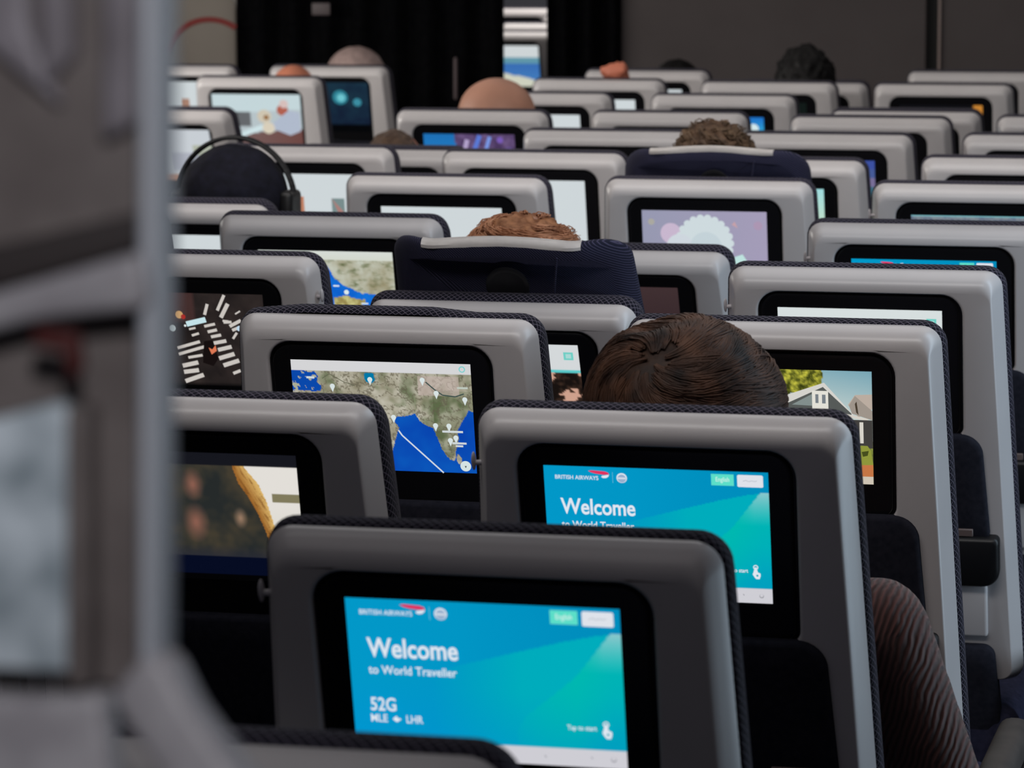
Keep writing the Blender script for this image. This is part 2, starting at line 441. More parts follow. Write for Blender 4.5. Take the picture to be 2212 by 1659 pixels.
def welcome_over(seat):
    o = [('text', 'BRITISH AIRWAYS', 0.050, 0.100, 0.195, 0.030, W1, 0.012),
         ('poly', [(0.200, 0.032), (0.215, 0.027), (0.275, 0.033), (0.290, 0.042), (0.294, 0.056), (0.270, 0.058), (0.235, 0.052), (0.215, 0.044)], (226, 48, 92)),
         ('poly', [(0.262, 0.066), (0.294, 0.056), (0.290, 0.072), (0.280, 0.083), (0.266, 0.084), (0.258, 0.076)], W1),
         ('rect', (0.3085, 0.035, 0.3100, 0.118), (120, 200, 225)),
         ('disc', 0.350, 0.078, 0.0235, W1), ('disc', 0.350, 0.082, 0.019, (150, 175, 205)), ('rect', (0.333, 0.074, 0.367, 0.086), (215, 222, 232)),
         ('rect', (0.748, 0.022, 0.848, 0.108), (92, 222, 200)), ('text', 'English', 0.768, 0.078, 0.060, 0.034, (205, 240, 232), 0.01),
         ('poly', [(0.868, 0.022), (0.863, 0.030), (0.863, 0.108), (0.868, 0.114), (0.972, 0.114), (0.977, 0.108), (0.977, 0.030), (0.972, 0.022)], (222, 226, 234)),
         ('line', [(0.888, 0.070), (0.902, 0.062), (0.914, 0.072), (0.926, 0.064), (0.940, 0.070), (0.950, 0.063)], 0.0022, (160, 168, 180)),
         ('text', 'Welcome', 0.068, 0.362, 0.336, 0.116, W1, 0.020),
         ('text', 'to World Traveller', 0.068, 0.470, 0.327, 0.052, W1, 0.014),
         ('text', 'Tap to start', 0.788, 0.765, 0.108, 0.030, W1, 0.012),
         ('disc', 0.930, 0.722, 0.0115, W1), ('disc', 0.930, 0.722, 0.0070, (0, 165, 185)),
         ('poly', [(0.926, 0.722), (0.926, 0.772), (0.918, 0.766), (0.915, 0.776), (0.924, 0.800), (0.930, 0.812), (0.946, 0.812), (0.951, 0.786), (0.951, 0.768), (0.934, 0.756), (0.934, 0.722)], W1),
         ('disc', 0.936, 0.785, 0.005, (0, 165, 185)),
         ('line', [(0.70, 0.935), (0.705, 0.950)], 0.003, (130, 130, 140)), ('line', [(0.87, 0.930), (0.875, 0.942)], 0.003, (130, 130, 140)),
         ('disc', 0.952, 0.942, 0.010, (150, 150, 158)), ('disc', 0.952, 0.938, 0.0075, (206, 205, 212))]
    if seat:
        o += [('text', seat, 0.066, 0.702, 0.095, 0.080, W1, 0.018),
              ('text', 'MLE', 0.064, 0.775, 0.062, 0.048, W1, 0.014), ('text', 'LHR', 0.196, 0.775, 0.062, 0.048, W1, 0.014),
              ('poly', [(0.146, 0.750), (0.158, 0.735), (0.162, 0.735), (0.163, 0.746), (0.176, 0.750), (0.176, 0.756), (0.163, 0.760), (0.162, 0.772), (0.158, 0.772), (0.146, 0.757)], W1)]
    return o
# world map with coast lines
def cm(x, y):
    u = (x - 455) / 1440; return (u, (y - (590 + 35 * u)) / 835)
SEA = [cm(*p) for p in [(1150, 1470), (1205, 1350), (1262, 1185), (1292, 1110), (1255, 1055), (1275, 1028), (1350, 1022), (1432, 1004), (1462, 1062), (1500, 1085), (1565, 1110), (1592, 1180), (1625, 1270), (1655, 1315), (1690, 1358), (1722, 1362),
       (1738, 1330), (1735, 1290), (1755, 1235), (1765, 1185), (1762, 1130), (1790, 1085), (1835, 1010), (1862, 975), (1920, 1000), (1930, 1500)]]
LANKA = [cm(*p) for p in [(1742, 1325), (1755, 1310), (1785, 1345), (1783, 1385), (1755, 1390), (1742, 1365)]]
MED = [cm(*p) for p in [(440, 670), (560, 672), (590, 690), (640, 685), (668, 720), (655, 760), (690, 800), (680, 830), (440, 830)]]
CASP = [cm(*p) for p in [(1045, 690), (1115, 690), (1128, 745), (1105, 772), (1060, 765), (1038, 735)]]
def bg_map(u, v):
    if v < 0.098: return (212, 212, 214)
    du, dv = 0.006 * fbm(u, v, 22, 3), 0.012 * fbm(u, v, 22, 8)
    U, V = u + du, v + dv
    if inside(U, V, SEA) and not inside(U, V, LANKA): return mixc((8, 64, 172), (12, 92, 190), 0.5 + fbm(u, v, 4, 2))
    if inside(U, V, MED):
        if fbm(u, v, 26, 4) > 0.16: return (170, 172, 150)
        return (10, 72, 170)
    if inside(U, V, CASP): return (0, 120, 165)
    n = fbm(u, v, 9, 1); r = abs(fbm(u, v, 16, 6))
    c = mixc((190, 186, 170), (128, 122, 98), 0.35 + 1.1 * n)
    c = mixc(c, (92, 104, 72), max(0, fbm(u, v, 7, 12)) * 2.0 + (0.35 if u > 0.78 and 0.25 < v < 0.8 else 0))
    if r < 0.05: c = mixc(c, (96, 90, 74), 0.6)
    if 0.7 < u < 0.93 and 0.12 < v < 0.3: c = mixc(c, (196, 178, 172), 0.6)
    return c
def pin(x, y, s=1.0):
    u, v = cm(x, y); return [('disc', u, v, 0.014 * s, (215, 226, 226)), ('poly', [(u - 0.012 * s, v + 0.008), (u, v + 0.055 * s), (u + 0.012 * s, v + 0.008)], (215, 226, 226))]
def rel(x0, y0, x1, y1): a, b = cm(x0, y0); c, d = cm(x1, y1); return (a, b, c, d)
MAP_OVER = [('line', [cm(700, 735), cm(760, 700), cm(870, 760), cm(960, 790)], 0.004, (96, 98, 78)), ('line', [cm(1530, 760), cm(1600, 820), cm(1660, 860), cm(1760, 872), cm(1830, 850)], 0.007, (62, 80, 76)),
            ('line', [cm(1430, 860), cm(1440, 960), cm(1425, 1003)], 0.003, (130, 140, 110))]
for p in [(1085, 742), (1505, 745), (1610, 845), (1835, 893), (1255, 1030), (1588, 1092), (1695, 1095), (1745, 1185), (1700, 1205), (780, 792)]: MAP_OVER += pin(*p)
MAP_OVER += [('line', [cm(1288, 1128), cm(1315, 1168), cm(1630, 1455)], 0.0085, (206, 216, 226)), ('rect', rel(1640, 1128, 1805, 1148), (206, 214, 216)), ('rect', rel(1715, 1218, 1828, 1236), (206, 214, 216)),
             ('rect', rel(1740, 1240, 1800, 1256), (206, 214, 216)), ('rect', rel(575, 716, 640, 734), (206, 214, 216)), ('rect', rel(1780, 795, 1865, 812), (190, 200, 190)),
             ('disc', *cm(1810, 1402), 0.030, (212, 226, 226)), ('poly', [cm(1802, 1400), cm(1810, 1418), cm(1818, 1400)], (60, 70, 70)),
             ('disc', *cm(1828, 662), 0.018, (120, 205, 205)), ('disc', *cm(1828, 662), 0.012, (212, 212, 214))]
# map zoomed on a coast
def bg_map2(u, v):
    if v < 0.11: return mixc((214, 220, 214), (206, 210, 190), v * 4)
    d = 0.03 * fbm(u, v, 10, 2)
    coast = curve(u, [(0.0, 0.12), (0.507, 0.19), (0.558, 0.34), (0.645, 0.44), (0.731, 0.495), (0.843, 0.53), (0.93, 0.56), (1.0, 0.60)])
    if v > coast + d:
        if 0.54 < u < 0.775 and v > 0.545 + abs(u - 0.62) * 0.3 + d and v < 0.9 - (u - 0.5): return mixc((196, 192, 130), (150, 136, 80), 0.5 + fbm(u, v, 20) * 2)
        return mixc((12, 84, 196), (20, 120, 220), 0.5 + fbm(u, v, 6))
    n = fbm(u, v, 6, 7)
    c = mixc((196, 200, 186), (150, 142, 112), 0.4 + n * 1.2)
    return mixc(c, (92, 100, 66), max(0, fbm(u, v * 2.4, 12, 3)) * 1.6)
MAP2_OVER = [('disc', 0.635, 0.50, 0.018, (220, 235, 235)), ('rect', (0.54, 0.415, 0.585, 0.435), (210, 225, 235)), ('rect', (0.74, 0.625, 0.79, 0.645), (210, 225, 235))]
# street of gabled houses
def ch(x, y): return ((x + 678) / 1593, (y - 455) / 920)
def bg_house(u, v):
    c = mixc((120, 165, 180), (196, 208, 204), v * 2.2 + (1 - u) * 0.6)
    if v > 0.62: c = mixc((74, 78, 54), (150, 160, 66), 0.5 + 1.4 * fbm(u, v, 18))
    if u < 0.62 and v < 0.4 and fbm(u, v, 9, 3) + (0.62 - u) * 1.6 - abs(v - 0.1) > -0.06 and u < 0.74 - v * 0.8:
        c = mixc((60, 66, 22), (190, 186, 70), 0.5 + 1.6 * fbm(u, v, 26, 4))
    if 0.50 < u < 0.75 and (u - 0.62) ** 2 / 0.013 + (v - 0.07) ** 2 / 0.03 + 0.8 * fbm(u, v, 10, 4) < 1:
        c = mixc((56, 62, 20), (200, 196, 70), 0.5 + 1.6 * fbm(u, v, 26, 4))
    return c
HOUSE_OVER = [('poly', [ch(-500, 900), ch(165, 690), ch(515, 555), ch(760, 815), ch(700, 900)], (212, 210, 204)),
              ('poly', [ch(-300, 930), ch(250, 735), ch(505, 590), ch(740, 800), ch(740, 960), ch(-300, 960)], (86, 90, 88)),
              ('poly', [ch(240, 740), ch(412, 650), ch(412, 745)], (130, 142, 140)), ('rect', (*ch(412, 622), *ch(548, 770)), (226, 224, 214)),
              ('rect', (*ch(440, 650), *ch(466, 722)), (120, 128, 134)), ('rect', (*ch(496, 652), *ch(526, 724)), (120, 128, 134)),
              ('poly', [ch(712, 730), ch(772, 648), ch(915, 640), ch(915, 760), ch(800, 830)], (186, 172, 160)), ('poly', [ch(772, 655), ch(915, 775), ch(915, 850), ch(745, 800), ch(720, 735)], (158, 148, 138)),
              ('poly', [ch(770, 720), ch(785, 700), ch(800, 810), ch(780, 790)], (72, 62, 50)), ('poly', [ch(500, 760), ch(880, 840), ch(880, 858), ch(500, 790)], (214, 208, 198)),
              ('rect', (*ch(560, 850), *ch(915, 1080)), (66, 64, 62)), ('rect', (*ch(806, 868), *ch(838, 1040)), (216, 212, 202)), ('poly', [ch(765, 930), ch(800, 960), ch(805, 1000), ch(780, 990)], (170, 170, 60)),
              ('rect', (*ch(300, 1215), *ch(915, 1312)), (196, 118, 70)), ('poly', [ch(300, 1050), ch(870, 1060), ch(900, 1100), ch(915, 1215), ch(300, 1240)], (142, 150, 60)), ('poly', [ch(820, 1110), ch(880, 1100), ch(870, 1140), ch(830, 1150)], (70, 78, 30)),
              ('rect', (*ch(300, 1312), *ch(915, 1375)), (206, 196, 180))]
# close view of golden hair against a pale sky, letterboxed
def bg_hair(u, v):
    if v < 0.10 or v > 0.95: return (22, 23, 30) if v < .5 else (3, 3, 4)
    if v > 0.815: return (6, 12, 34)
    x, y = -771 + u * 1919, 740 + v * 1110
    ex = curve(y, [(840, 560), (1000, 610), (1100, 680), (1250, 760), (1400, 815), (1700, 900)])
    ox = curve(y, [(840, 660), (1000, 790), (1150, 850), (1300, 890), (1480, 925), (1700, 960)])
    if x > ox:
        if 1078 + 12 * fbm(u, v, 40) < y < 1148 and x > 900: return (128, 122, 92)
        return mixc((226, 222, 216), (205, 202, 180), max(0, (v - 0.4)) * 1.2)
    if x > ex:
        t = (x - ex) / (ox - ex); return mixc(mixc((150, 96, 40), (222, 184, 110), t), (110, 66, 26), 1.6 * max(0, fbm(u * 3 - v, v * .5, 30, 2)))
    c = mixc((38, 42, 42), (66, 60, 48), 0.5 + fbm(u, v, 6, 2) * 1.6)
    for cx, cy, r in ((190, 1020, 110), (190, 1350, 130), (600, 1300, 70)):
        d = math.hypot(x - cx, (y - cy) * 0.7) / r
        if d < 1: c = mixc(c, (136, 92, 78) if cx < 500 else (150, 120, 98), (1 - d) * 1.1)
    if v > 0.72: c = mixc(c, (40, 42, 52), (v - 0.72) * 9)
    return c
# night street crossing
def cw(x, y): return ((x / 3.16 - 240) / 325, ((y / 3.16 + 500) - 637) / 189)
def bg_cross(u, v):
    c = mixc((30, 26, 26), (52, 44, 42), 0.5 + fbm(u, v, 7, 5))
    if u < 0.55 and v < 0.3: c = mixc(c, (84, 54, 52), 0.6)
    if v > 0.96: c = (8, 8, 9)
    return c
CROSS_OVER = []
for x0, y0, x1, y1, wd in [(1170, 790, 1330, 745, .02), (1175, 830, 1365, 775, .02), (1240, 850, 1340, 832, .018), (1195, 905, 1305, 880, .028), (1200, 945, 1305, 930, .028), (1205, 1005, 1335, 960, .028),
                           (1370, 645, 1445, 628, .018), (1390, 680, 1455, 665, .02), (1410, 712, 1480, 698, .02), (1425, 752, 1512, 735, .024), (1450, 795, 1545, 772, .026), (1452, 850, 1560, 818, .028), (1478, 895, 1588, 860, .028), (1540, 945, 1592, 925, .02),
                           (1380, 570, 1405, 500, .02), (1470, 540, 1525, 440, .02), (1490, 585, 1545, 495, .026), (1505, 615, 1560, 612, .018), (1545, 640, 1625, 600, .022), (1560, 665, 1625, 640, .02), (1500, 605, 1540, 608, .014),
                           (1560, 720, 1590, 680, .016), (1590, 560, 1625, 540, .01), (1265, 665, 1310, 655, .014), (1280, 705, 1330, 690, .016)]:
    CROSS_OVER.append(('line', [cw(x0, y0), cw(x1, y1)], wd, (202, 196, 190)))
CROSS_OVER += [('line', [cw(1250, 632), cw(1385, 600)], .036, (196, 226, 232)), ('disc', *cw(1205, 572), .026, (222, 172, 110)), ('disc', *cw(1232, 585), .016, (176, 40, 30)), ('disc', *cw(1240, 642), .008, (230, 236, 236)),
               ('poly', [cw(1360, 740), cw(1420, 730), cw(1450, 850), cw(1410, 900), cw(1340, 880)], (22, 16, 16)), ('poly', [cw(1388, 780), cw(1412, 792), cw(1436, 764), cw(1442, 800), cw(1405, 825)], (220, 120, 84)),
               ('disc', *cw(1150, 660), .022, (214, 228, 230)), ('disc', *cw(1610, 652), .018, (190, 214, 232))]
# pages and small pictures
def flat(c): return lambda u, v: c
def bg_cloud(u, v): return mixc((150, 152, 176), (164, 156, 184), u)
CLOUD = [('disc', 0.22 + 0.01, 0.30, 0.085, (200, 182, 206))]
for k in range(22):
    a = 2 * PI * k / 22; CLOUD.append(('disc', 0.50 + 0.205 * math.cos(a), 0.42 + 0.33 * math.sin(a), 0.030, (206, 218, 222)))
CLOUD += [('disc', 0.50, 0.42, 0.215, (206, 218, 222)), ('disc', 0.30, 0.48, 0.11, (206, 214, 222)), ('disc', 0.51, 0.48, 0.13, (196, 210, 216)), ('poly', [(0.70, 0.62), (0.80, 0.56), (0.84, 0.66), (0.88, 0.84), (0.80, 0.92), (0.66, 1.0), (0.52, 1.0)], (190, 226, 222)),
          ('disc', 0.075, 0.15, 0.026, (170, 168, 160)), ('disc', 0.93, 0.18, 0.036, (172, 150, 178)), ('poly', [(0.72, 0.17), (0.745, 0.13), (0.75, 0.2), (0.77, 0.22)], (196, 160, 168))]
def bg_header(u, v):
    if v < 0.335: return (214, 222, 222)
    if v < 0.36: return (60, 150, 160)
    return mixc((40, 190, 188), (120, 208, 196), abs(fbm(u, v, 6)) * 1.5)
HEAD_OVER = [('rect', (0.905, 0.085, 0.965, 0.175), (110, 206, 196)), ('rect', (0.918, 0.105, 0.952, 0.155), (170, 216, 212))]
def bg_article(u, v):
    if v < 0.30: return (212, 216, 218)
    if v < 0.33: return (90, 200, 200)
    n = fbm(u, v, 8, 4)
    if n > 0.10: return (206, 160, 140)
    return mixc((24, 18, 16), (120, 84, 66), 0.3 + n * 2)
def bg_dim(u, v): return mixc((64, 48, 50), (44, 32, 36), v)
def bg_crowd(u, v):
    c = (196, 214, 218)
    if v > 0.33 and u < 0.42 + 0.0 and v < 0.62 and u > 0.22: c = (80, 84, 86)
    if v > 0.28 + (1 - u) * 0.1: c = mixc(c, (150, 150, 156), 0.3)
    if v > 0.78 - u * 0.12 + 0.05 * fbm(u, v, 7): c = mixc((120, 104, 104), (110, 72, 68), u)
    return c
CROWD_OVER = [('disc', 0.58, 0.42, 0.08, (206, 196, 176)), ('disc', 0.60, 0.44, 0.03, (150, 110, 70)), ('line', [(0.30, 0.78), (0.56, 0.62)], 0.06, (206, 226, 230)), ('disc', 0.79, 0.30, 0.065, (176, 96, 80)), ('disc', 0.81, 0.18, 0.05, (214, 190, 186)),
              ('poly', [(0.62, 0.62), (0.86, 0.30), (0.98, 0.34), (0.98, 0.7), (0.86, 0.78)], (176, 186, 204)), ('disc', 0.62, 0.64, 0.07, (216, 206, 186)), ('disc', 0.25, 0.48, 0.03, (200, 90, 90))]
def bg_night(u, v):
    if v > 0.86: return (6, 7, 9)
    return mixc((26, 50, 66), (20, 32, 52), v + fbm(u, v, 7))
NIGHT_OVER = [('disc', 0.66, 0.30, 0.09, (50, 132, 150)), ('disc', 0.67, 0.31, 0.05, (110, 196, 206)), ('disc', 0.86, 0.40, 0.05, (60, 140, 160)), ('disc', 0.34, 0.60, 0.09, (34, 92, 116)), ('disc', 0.20, 0.20, 0.05, (40, 60, 120))]
def bg_concert(u, v):
    if u < 0.34 + 0.06 * v: return mixc((30, 110, 180), (40, 150, 220), v)
    return mixc((72, 54, 92), (110, 88, 130), 0.5 + fbm(u, v, 8, 3) * 1.6)
CONCERT_OVER = [('line', [(0.40, 0.55), (0.48, 0.1)], 0.05, (176, 160, 200)), ('line', [(0.55, 0.30), (0.62, 0.02)], 0.05, (90, 120, 210)), ('line', [(0.68, 0.28), (0.73, 0.04)], 0.04, (120, 150, 226)), ('disc', 0.84, 0.10, 0.035, (120, 90, 180)), ('disc', 0.93, 0.3, 0.05, (100, 80, 140))]
def bg_page(u, v): return (200, 206, 212)
PAGE_OVER = [('rect', (0.0, 0.88, 0.9, 1.0), (184, 140, 116)), ('rect', (0.80, 0.30, 1.0, 0.55), (178, 184, 168)), ('rect', (0.55, 0.45, 0.85, 0.8), (176, 180, 192)), ('rect', (0.96, 0.4, 1.0, 0.7), (190, 90, 60)), ('disc', 0.2, 0.94, 0.05, (220, 222, 220))]
PAGE2 = [('rect', (0.78, 0.36, 0.90, 0.58), (120, 140, 140)), ('poly', [(0.78, 0.36), (0.90, 0.58), (0.84, 0.58)], (170, 126, 120)), ('rect', (0.38, 0.34, 0.52, 0.9), (190, 128, 100)), ('rect', (0.96, 0.34, 1.0, 0.56), (110, 130, 110))]
PAGE3 = [('rect', (0.56, 0.35, 0.66, 0.8), (170, 130, 110)), ('rect', (0.8, 0.3, 0.82, 0.9), (170, 180, 190))]
def bg_app(u, v): return mixc((30, 110, 200), (60, 190, 215), v * 2.5)
APP_OVER = [('disc', 0.88, 0.22, 0.06, (210, 232, 236)), ('rect', (0.74, 0.3, 0.98, 0.5), (90, 200, 220))]
def bg_stack(u, v):
    k = int(v * 7)
    return [(60, 80, 160), (70, 90, 150), (120, 110, 150), (60, 110, 130), (110, 150, 130), (60, 90, 140), (60, 70, 120)][min(k, 6)]
def bg_amber(u, v): return (196, 130, 52) if u > 0.88 else (16, 16, 20)
def bg_coast(u, v):
    if v < 0.28: return (206, 212, 214)
    if v < 0.45: return (96, 150, 168)
    if v > 0.62 + 0.35 * (u - 0.35) + 0.05 * fbm(u, v, 9): return (206, 208, 190)
    return mixc((46, 90, 170), (70, 130, 190), v)
def bg_strip(u, v):
    if v < 0.012: return (120, 190, 200)
    return mixc((130, 140, 146), (60, 70, 110), v * 5 + fbm(u, v * 3, 30))
def bg_off(u, v): return (13, 14, 18)
def bg_green(u, v): return mixc((18, 26, 24), (64, 72, 70), max(0, 1 - math.hypot(u - 0.78, v - 0.55) * 5))
def bg_teal(u, v): return mixc((160, 220, 222), (206, 222, 190), v * 1.4)

S = {}
def scr(key):
    if key in S: return S[key]
    T = {'welcome52': (bg_welcome, 200, 120, welcome_over('52G')), 'welcome': (bg_welcome, 200, 120, welcome_over(None)),
         'map': (bg_map, 220, 130, MAP_OVER), 'map2': (bg_map2, 120, 80, MAP2_OVER), 'house': (bg_house, 150, 90, HOUSE_OVER), 'hair': (bg_hair, 200, 120, ()),
         'cross': (bg_cross, 40, 24, CROSS_OVER), 'cloud': (bg_cloud, 8, 8, CLOUD), 'header': (bg_header, 40, 60, HEAD_OVER), 'article': (bg_article, 90, 60, HEAD_OVER),
         'dim': (bg_dim, 8, 8, ()), 'white': (flat(WHITE), 2, 2, ()), 'crowd': (bg_crowd, 60, 40, CROWD_OVER), 'night': (bg_night, 40, 30, NIGHT_OVER), 'concert': (bg_concert, 60, 40, CONCERT_OVER),
         'page': (bg_page, 2, 2, PAGE_OVER), 'page2': (flat(WHITE), 2, 2, PAGE2), 'page3': (flat(WHITE), 2, 2, PAGE3), 'app': (bg_app, 6, 12, APP_OVER), 'stack': (bg_stack, 4, 56, ()),
         'amber': (bg_amber, 50, 4, ()), 'coast': (bg_coast, 50, 40, ()), 'strip': (bg_strip, 90, 40, ()), 'off': (bg_off, 2, 2, ()), 'green': (bg_green, 30, 20, ()), 'teal': (bg_teal, 4, 8, ())}[key]
    S[key] = screen_mesh(*T)
    return S[key]

# ------------------------------------------------------------------ seats
HB = math.radians(15)
def seat_x(c): return -(c * COLW + (AISLE if c > 3 else 0))
def make_seat(r, c, recl, screen, label, hook=None, raised=0, lifted=False, dz=0.0, group=None):
    a = HB + math.radians(recl)
    root = empty('aircraft_seat', (seat_x(c), r * PITCH, dz))
    tag(root, label, 'seat', group)
    hp = (0, LB * math.sin(HB), 1.17 - LB * math.cos(HB))
    B = dict(loc=hp, rot=(a, 0, 0))
    obj('back_shell', MESH['shell'], root, **B)
    obj('backrest_cushion', MESH['cushion_up' if lifted else 'cushion'], root, **B)
    bz = obj('screen_bezel', MESH['bezel'], root, **B)
    so = obj('screen', scr(screen), bz)
    if c > 3: so.scale = (1.17, 1, 1.10); so.location = (0.0008, 0.0, -(LB - 0.133) * 0.10)
    obj('literature_pocket', MESH['pocket'], root, **B)
    tr = obj('tray_table', MESH['tray'], root, **B); tr['label'] = 'black folded tray table edge'
    obj('tray_panel', MESH['face'], tr); obj('tray_latch', MESH['latch'], tr); obj('latch_label', MESH['label'], tr)
    obj('seat_pocket', MESH['lpocket'], root, **B)
    if hook == 'L': obj('coat_hook', MESH['hook'], root, **B)
    if hook == 'R':
        h = obj('coat_hook', MESH['hook'], root, **B); h.scale = (-1, 1, 1)
    obj('seat_cushion', MESH['pan'], root); obj('seat_frame', MESH['base'], root)
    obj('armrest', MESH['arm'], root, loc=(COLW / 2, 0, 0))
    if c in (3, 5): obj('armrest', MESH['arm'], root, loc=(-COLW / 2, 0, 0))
    if raised:
        up = raised * 1.0
        B = dict(loc=(hp[0], hp[1] - up * math.sin(a), hp[2] + up * math.cos(a)), rot=(a, 0, 0))
        hd = obj('headrest', MESH['headrest'], root, **B)
        v = obj('headrest_cover', MESH['cover'], hd); v['label'] = 'white paper headrest cover'
        obj('hinge_cover', MESH['hinge'], hd); obj('seam', MESH['seam'], hd)
    return root
G = None
SEATS = [
 (0, 0, 0, 'off', 'dark-edged seat top at the very bottom edge, out of focus, nearest the camera', 'L'),
 (1, 0, -1.5, 'welcome52', 'grey seat back nearest in full view, its blue screen showing seat number 52G', 'L'),
 (2, 0, -1.1, 'welcome', 'grey seat back with blue welcome screen, brown-haired passenger just beyond it', 'L'),
 (3, 0, -3.6, 'house', 'grey seat back whose screen shows gabled houses and a yellow-green tree', 'L'),
 (4, 0, -1.4, 'header', 'grey seat back right of the raised navy headrest, screen with white header over teal', 'L'),
 (5, 0, -0.8, 'welcome', 'grey seat back at right with only the logo strip of a blue welcome screen showing', 'L'),
 (6, 0, -3.2, 'strip', 'grey seat back at right edge with a thin pale line of screen', 'L'),
 (7, 0, -1.7, 'off', 'grey seat back at right edge, second one beyond the logo-strip seat', None),
 (8, 0, -1.3, 'off', 'grey seat corner at right edge, just nearer than the farthest corner there', None),
 (9, 0, -0.1, 'off', 'farthest grey seat corner visible at the right edge of the picture', None),
 (2, 1, -1.3, 'hair', 'grey seat back at left whose letterboxed screen shows golden hair against the sky', None),
 (3, 1, -2.3, 'map', 'grey seat back whose screen shows a map of India with a white flight path', None),
 (4, 1, 11.8, 'article', 'reclined grey seat with raised navy headrest in front of the curly red-haired passenger', None),
 (5, 1, 11.0, 'dim', 'reclined grey seat with dim brown screen, right of the nearest raised headrest', None),
 (6, 1, -3.4, 'cloud', 'grey seat with raised headrest and a white scalloped cloud on its mauve screen', None),
 (7, 1, 1.1, 'teal', 'grey seat showing a sliver of pale green screen right of the cloud-screen seat', None),
 (8, 1, -0.4, 'stack', 'grey seat with a column of small blue tiles at the right end of its screen', None),
 (9, 1, 1.6, 'off', 'far right grey seat with dark screen, behind the seat of small blue tiles', None),
 (10, 1, 8.5, 'off', 'reclined far seat whose pale right corner shows before the amber-lit screen', None),
 (11, 1, -0.4, 'amber', 'far grey seat with wide black screen glowing amber at its right end', None),
 (12, 1, -0.7, 'off', 'farthest grey seat at upper right, just before the dark bulkhead', None),
 (4, 2, -1.5, 'cross', 'grey seat at left whose screen shows a night street crossing with white stripes', 'R'),
 (5, 2, 0.6, 'map2', 'grey seat at left whose screen shows a blue coast beside a tan land map', None),
 (6, 2, -3.0, 'white', 'grey seat with wide white screen, left of the red-haired passenger', None),
 (7, 2, -1.4, 'white', 'grey seat with tall white screen strip left of the cloud-screen seat', None),
 (8, 2, -0.8, 'off', 'grey seat with dark screen line, just left of the messy brown hair', None),
 (9, 2, -0.5, 'off', 'grey seat with dark screen, behind the messy brown hair', None),
 (10, 2, -1.7, 'app', 'far grey seat with a small bright blue and cyan screen corner', None),
 (11, 2, -1.0, 'green', 'far grey seat below the spiky dark hair, its screen nearly black', None),
 (12, 2, 9.0, 'off', 'reclined far seat seen as a small grey block right of the spiky dark hair', None),
 (5, 3, -1.0, 'white', 'grey seat at left mostly hidden behind the blurred partition edge', None),
 (6, 3, 11.2, 'white', 'reclined grey seat in front of the passenger in dark cap and headphones', None),
 (7, 3, -3.3, 'page2', 'grey seat right of the dark cap, white web page with tiny pictures on its screen', None),
 (8, 3, 11.0, 'off', 'reclined grey seat, a short pale bar beside the brown hair tuft', None),
 (9, 3, -0.2, 'concert', 'grey seat in front of the bald passenger, screen with blue and purple lights', None),
 (10, 3, -2.1, 'white', 'far grey seat with small white screen corner right of the bald head', None),
 (11, 3, -2.3, 'white', 'far grey seat with small white screen left of the bright blue one', None),
 (12, 3, 0.4, 'white', 'farthest middle seat, an orange fist before its top edge and a tiny white screen', None),
 (10, 4, 12.0, 'page', 'cream seat beyond the left aisle whose screen shows a white page with grey blocks', None),
 (11, 4, -1.8, 'crowd', 'pale seat beyond the left aisle, bright screen of people with a white sleeve', None),
 (12, 4, -1.3, 'night', 'pale seat beyond the left aisle with dark teal night screen, grey head above', None),
 (12, 5, -0.9, 'page3', 'pale seat at far left under the red arc, white page on its screen', None),
]
for s in SEATS:
    make_seat(*s[:5], hook=s[5], raised={(4, 1): 0.031, (6, 1): 0.001}.get(s[:2], 0), lifted=(s[:2] == (3, 1)))
make_seat(15.22, 4, 0, 'coast', 'far seat glimpsed through the gap between the curtains, coast map on its screen', dz=0.028)
make_seat(16.22, 4, 0, 'off', 'next far seat in the curtain gap, pale top above the coast-map seat', dz=0.035)
make_seat(17.22, 4, 0, 'off', 'third pale seat top up in the curtain gap, above the coast-map seat', dz=0.045)

make_seat(18.22, 5, 0, 'off', 'topmost pale seat at the upper end of the curtain gap, cut by the picture edge', dz=0.050)
# ------------------------------------------------------------------ cabin shell
M_FLOOR = noisy(mat('carpet', (0.02, 0.02, 0.03, 1), 0.95, spec=0.1), (0.012, 0.012, 0.018, 1), (0.022, 0.022, 0.03, 1), 60)
bm = bmesh.new(); rbox(bm, -5.2, 3.2, -2.8, 17.0, -0.08, 0.0, 0, 1)
tag(obj('floor', finish(bm, 'floor', M_FLOOR, smooth=False)), kind='structure')
M_WALL = noisy(mat('bulkhead_laminate', (0.05, 0.045, 0.045, 1), 0.7, spec=0.2), (0.060, 0.050, 0.050, 1), (0.072, 0.061, 0.061, 1), 3)
M_GAP = mat('bulkhead_joint', (0.004, 0.004, 0.004, 1), 0.8)
M_CURT = noisy(mat('curtain_cloth', (0.004, 0.004, 0.005, 1), 0.95, spec=0.05), (0.003, 0.003, 0.004, 1), (0.006, 0.006, 0.007, 1), 40)
M_LINER = noisy(mat('sidewall_liner', (0.2, 0.18, 0.16, 1), 0.7, spec=0.2), (0.12, 0.105, 0.09, 1), (0.17, 0.15, 0.13, 1), 2.2)
M_RED = mat('red_stripe', rgb(104, 28, 24), 0.8)
WY = 10.45
bm = bmesh.new(); rbox(bm, -1.93, -0.815, WY, WY + 0.05, 0, 2.3, 0.004, 1); rbox(bm, -0.775, 1.9, WY, WY + 0.05, 0, 2.3, 0.004, 1)
tag(obj('wall_front', finish(bm, 'wall_front', M_WALL)), kind='structure')
bm = bmesh.new(); rbox(bm, -0.83, -0.76, WY + 0.03, WY + 0.06, 0, 2.3, 0, 1)
tag(obj('trim_1', finish(bm, 'trim_1', M_GAP)), kind='structure')
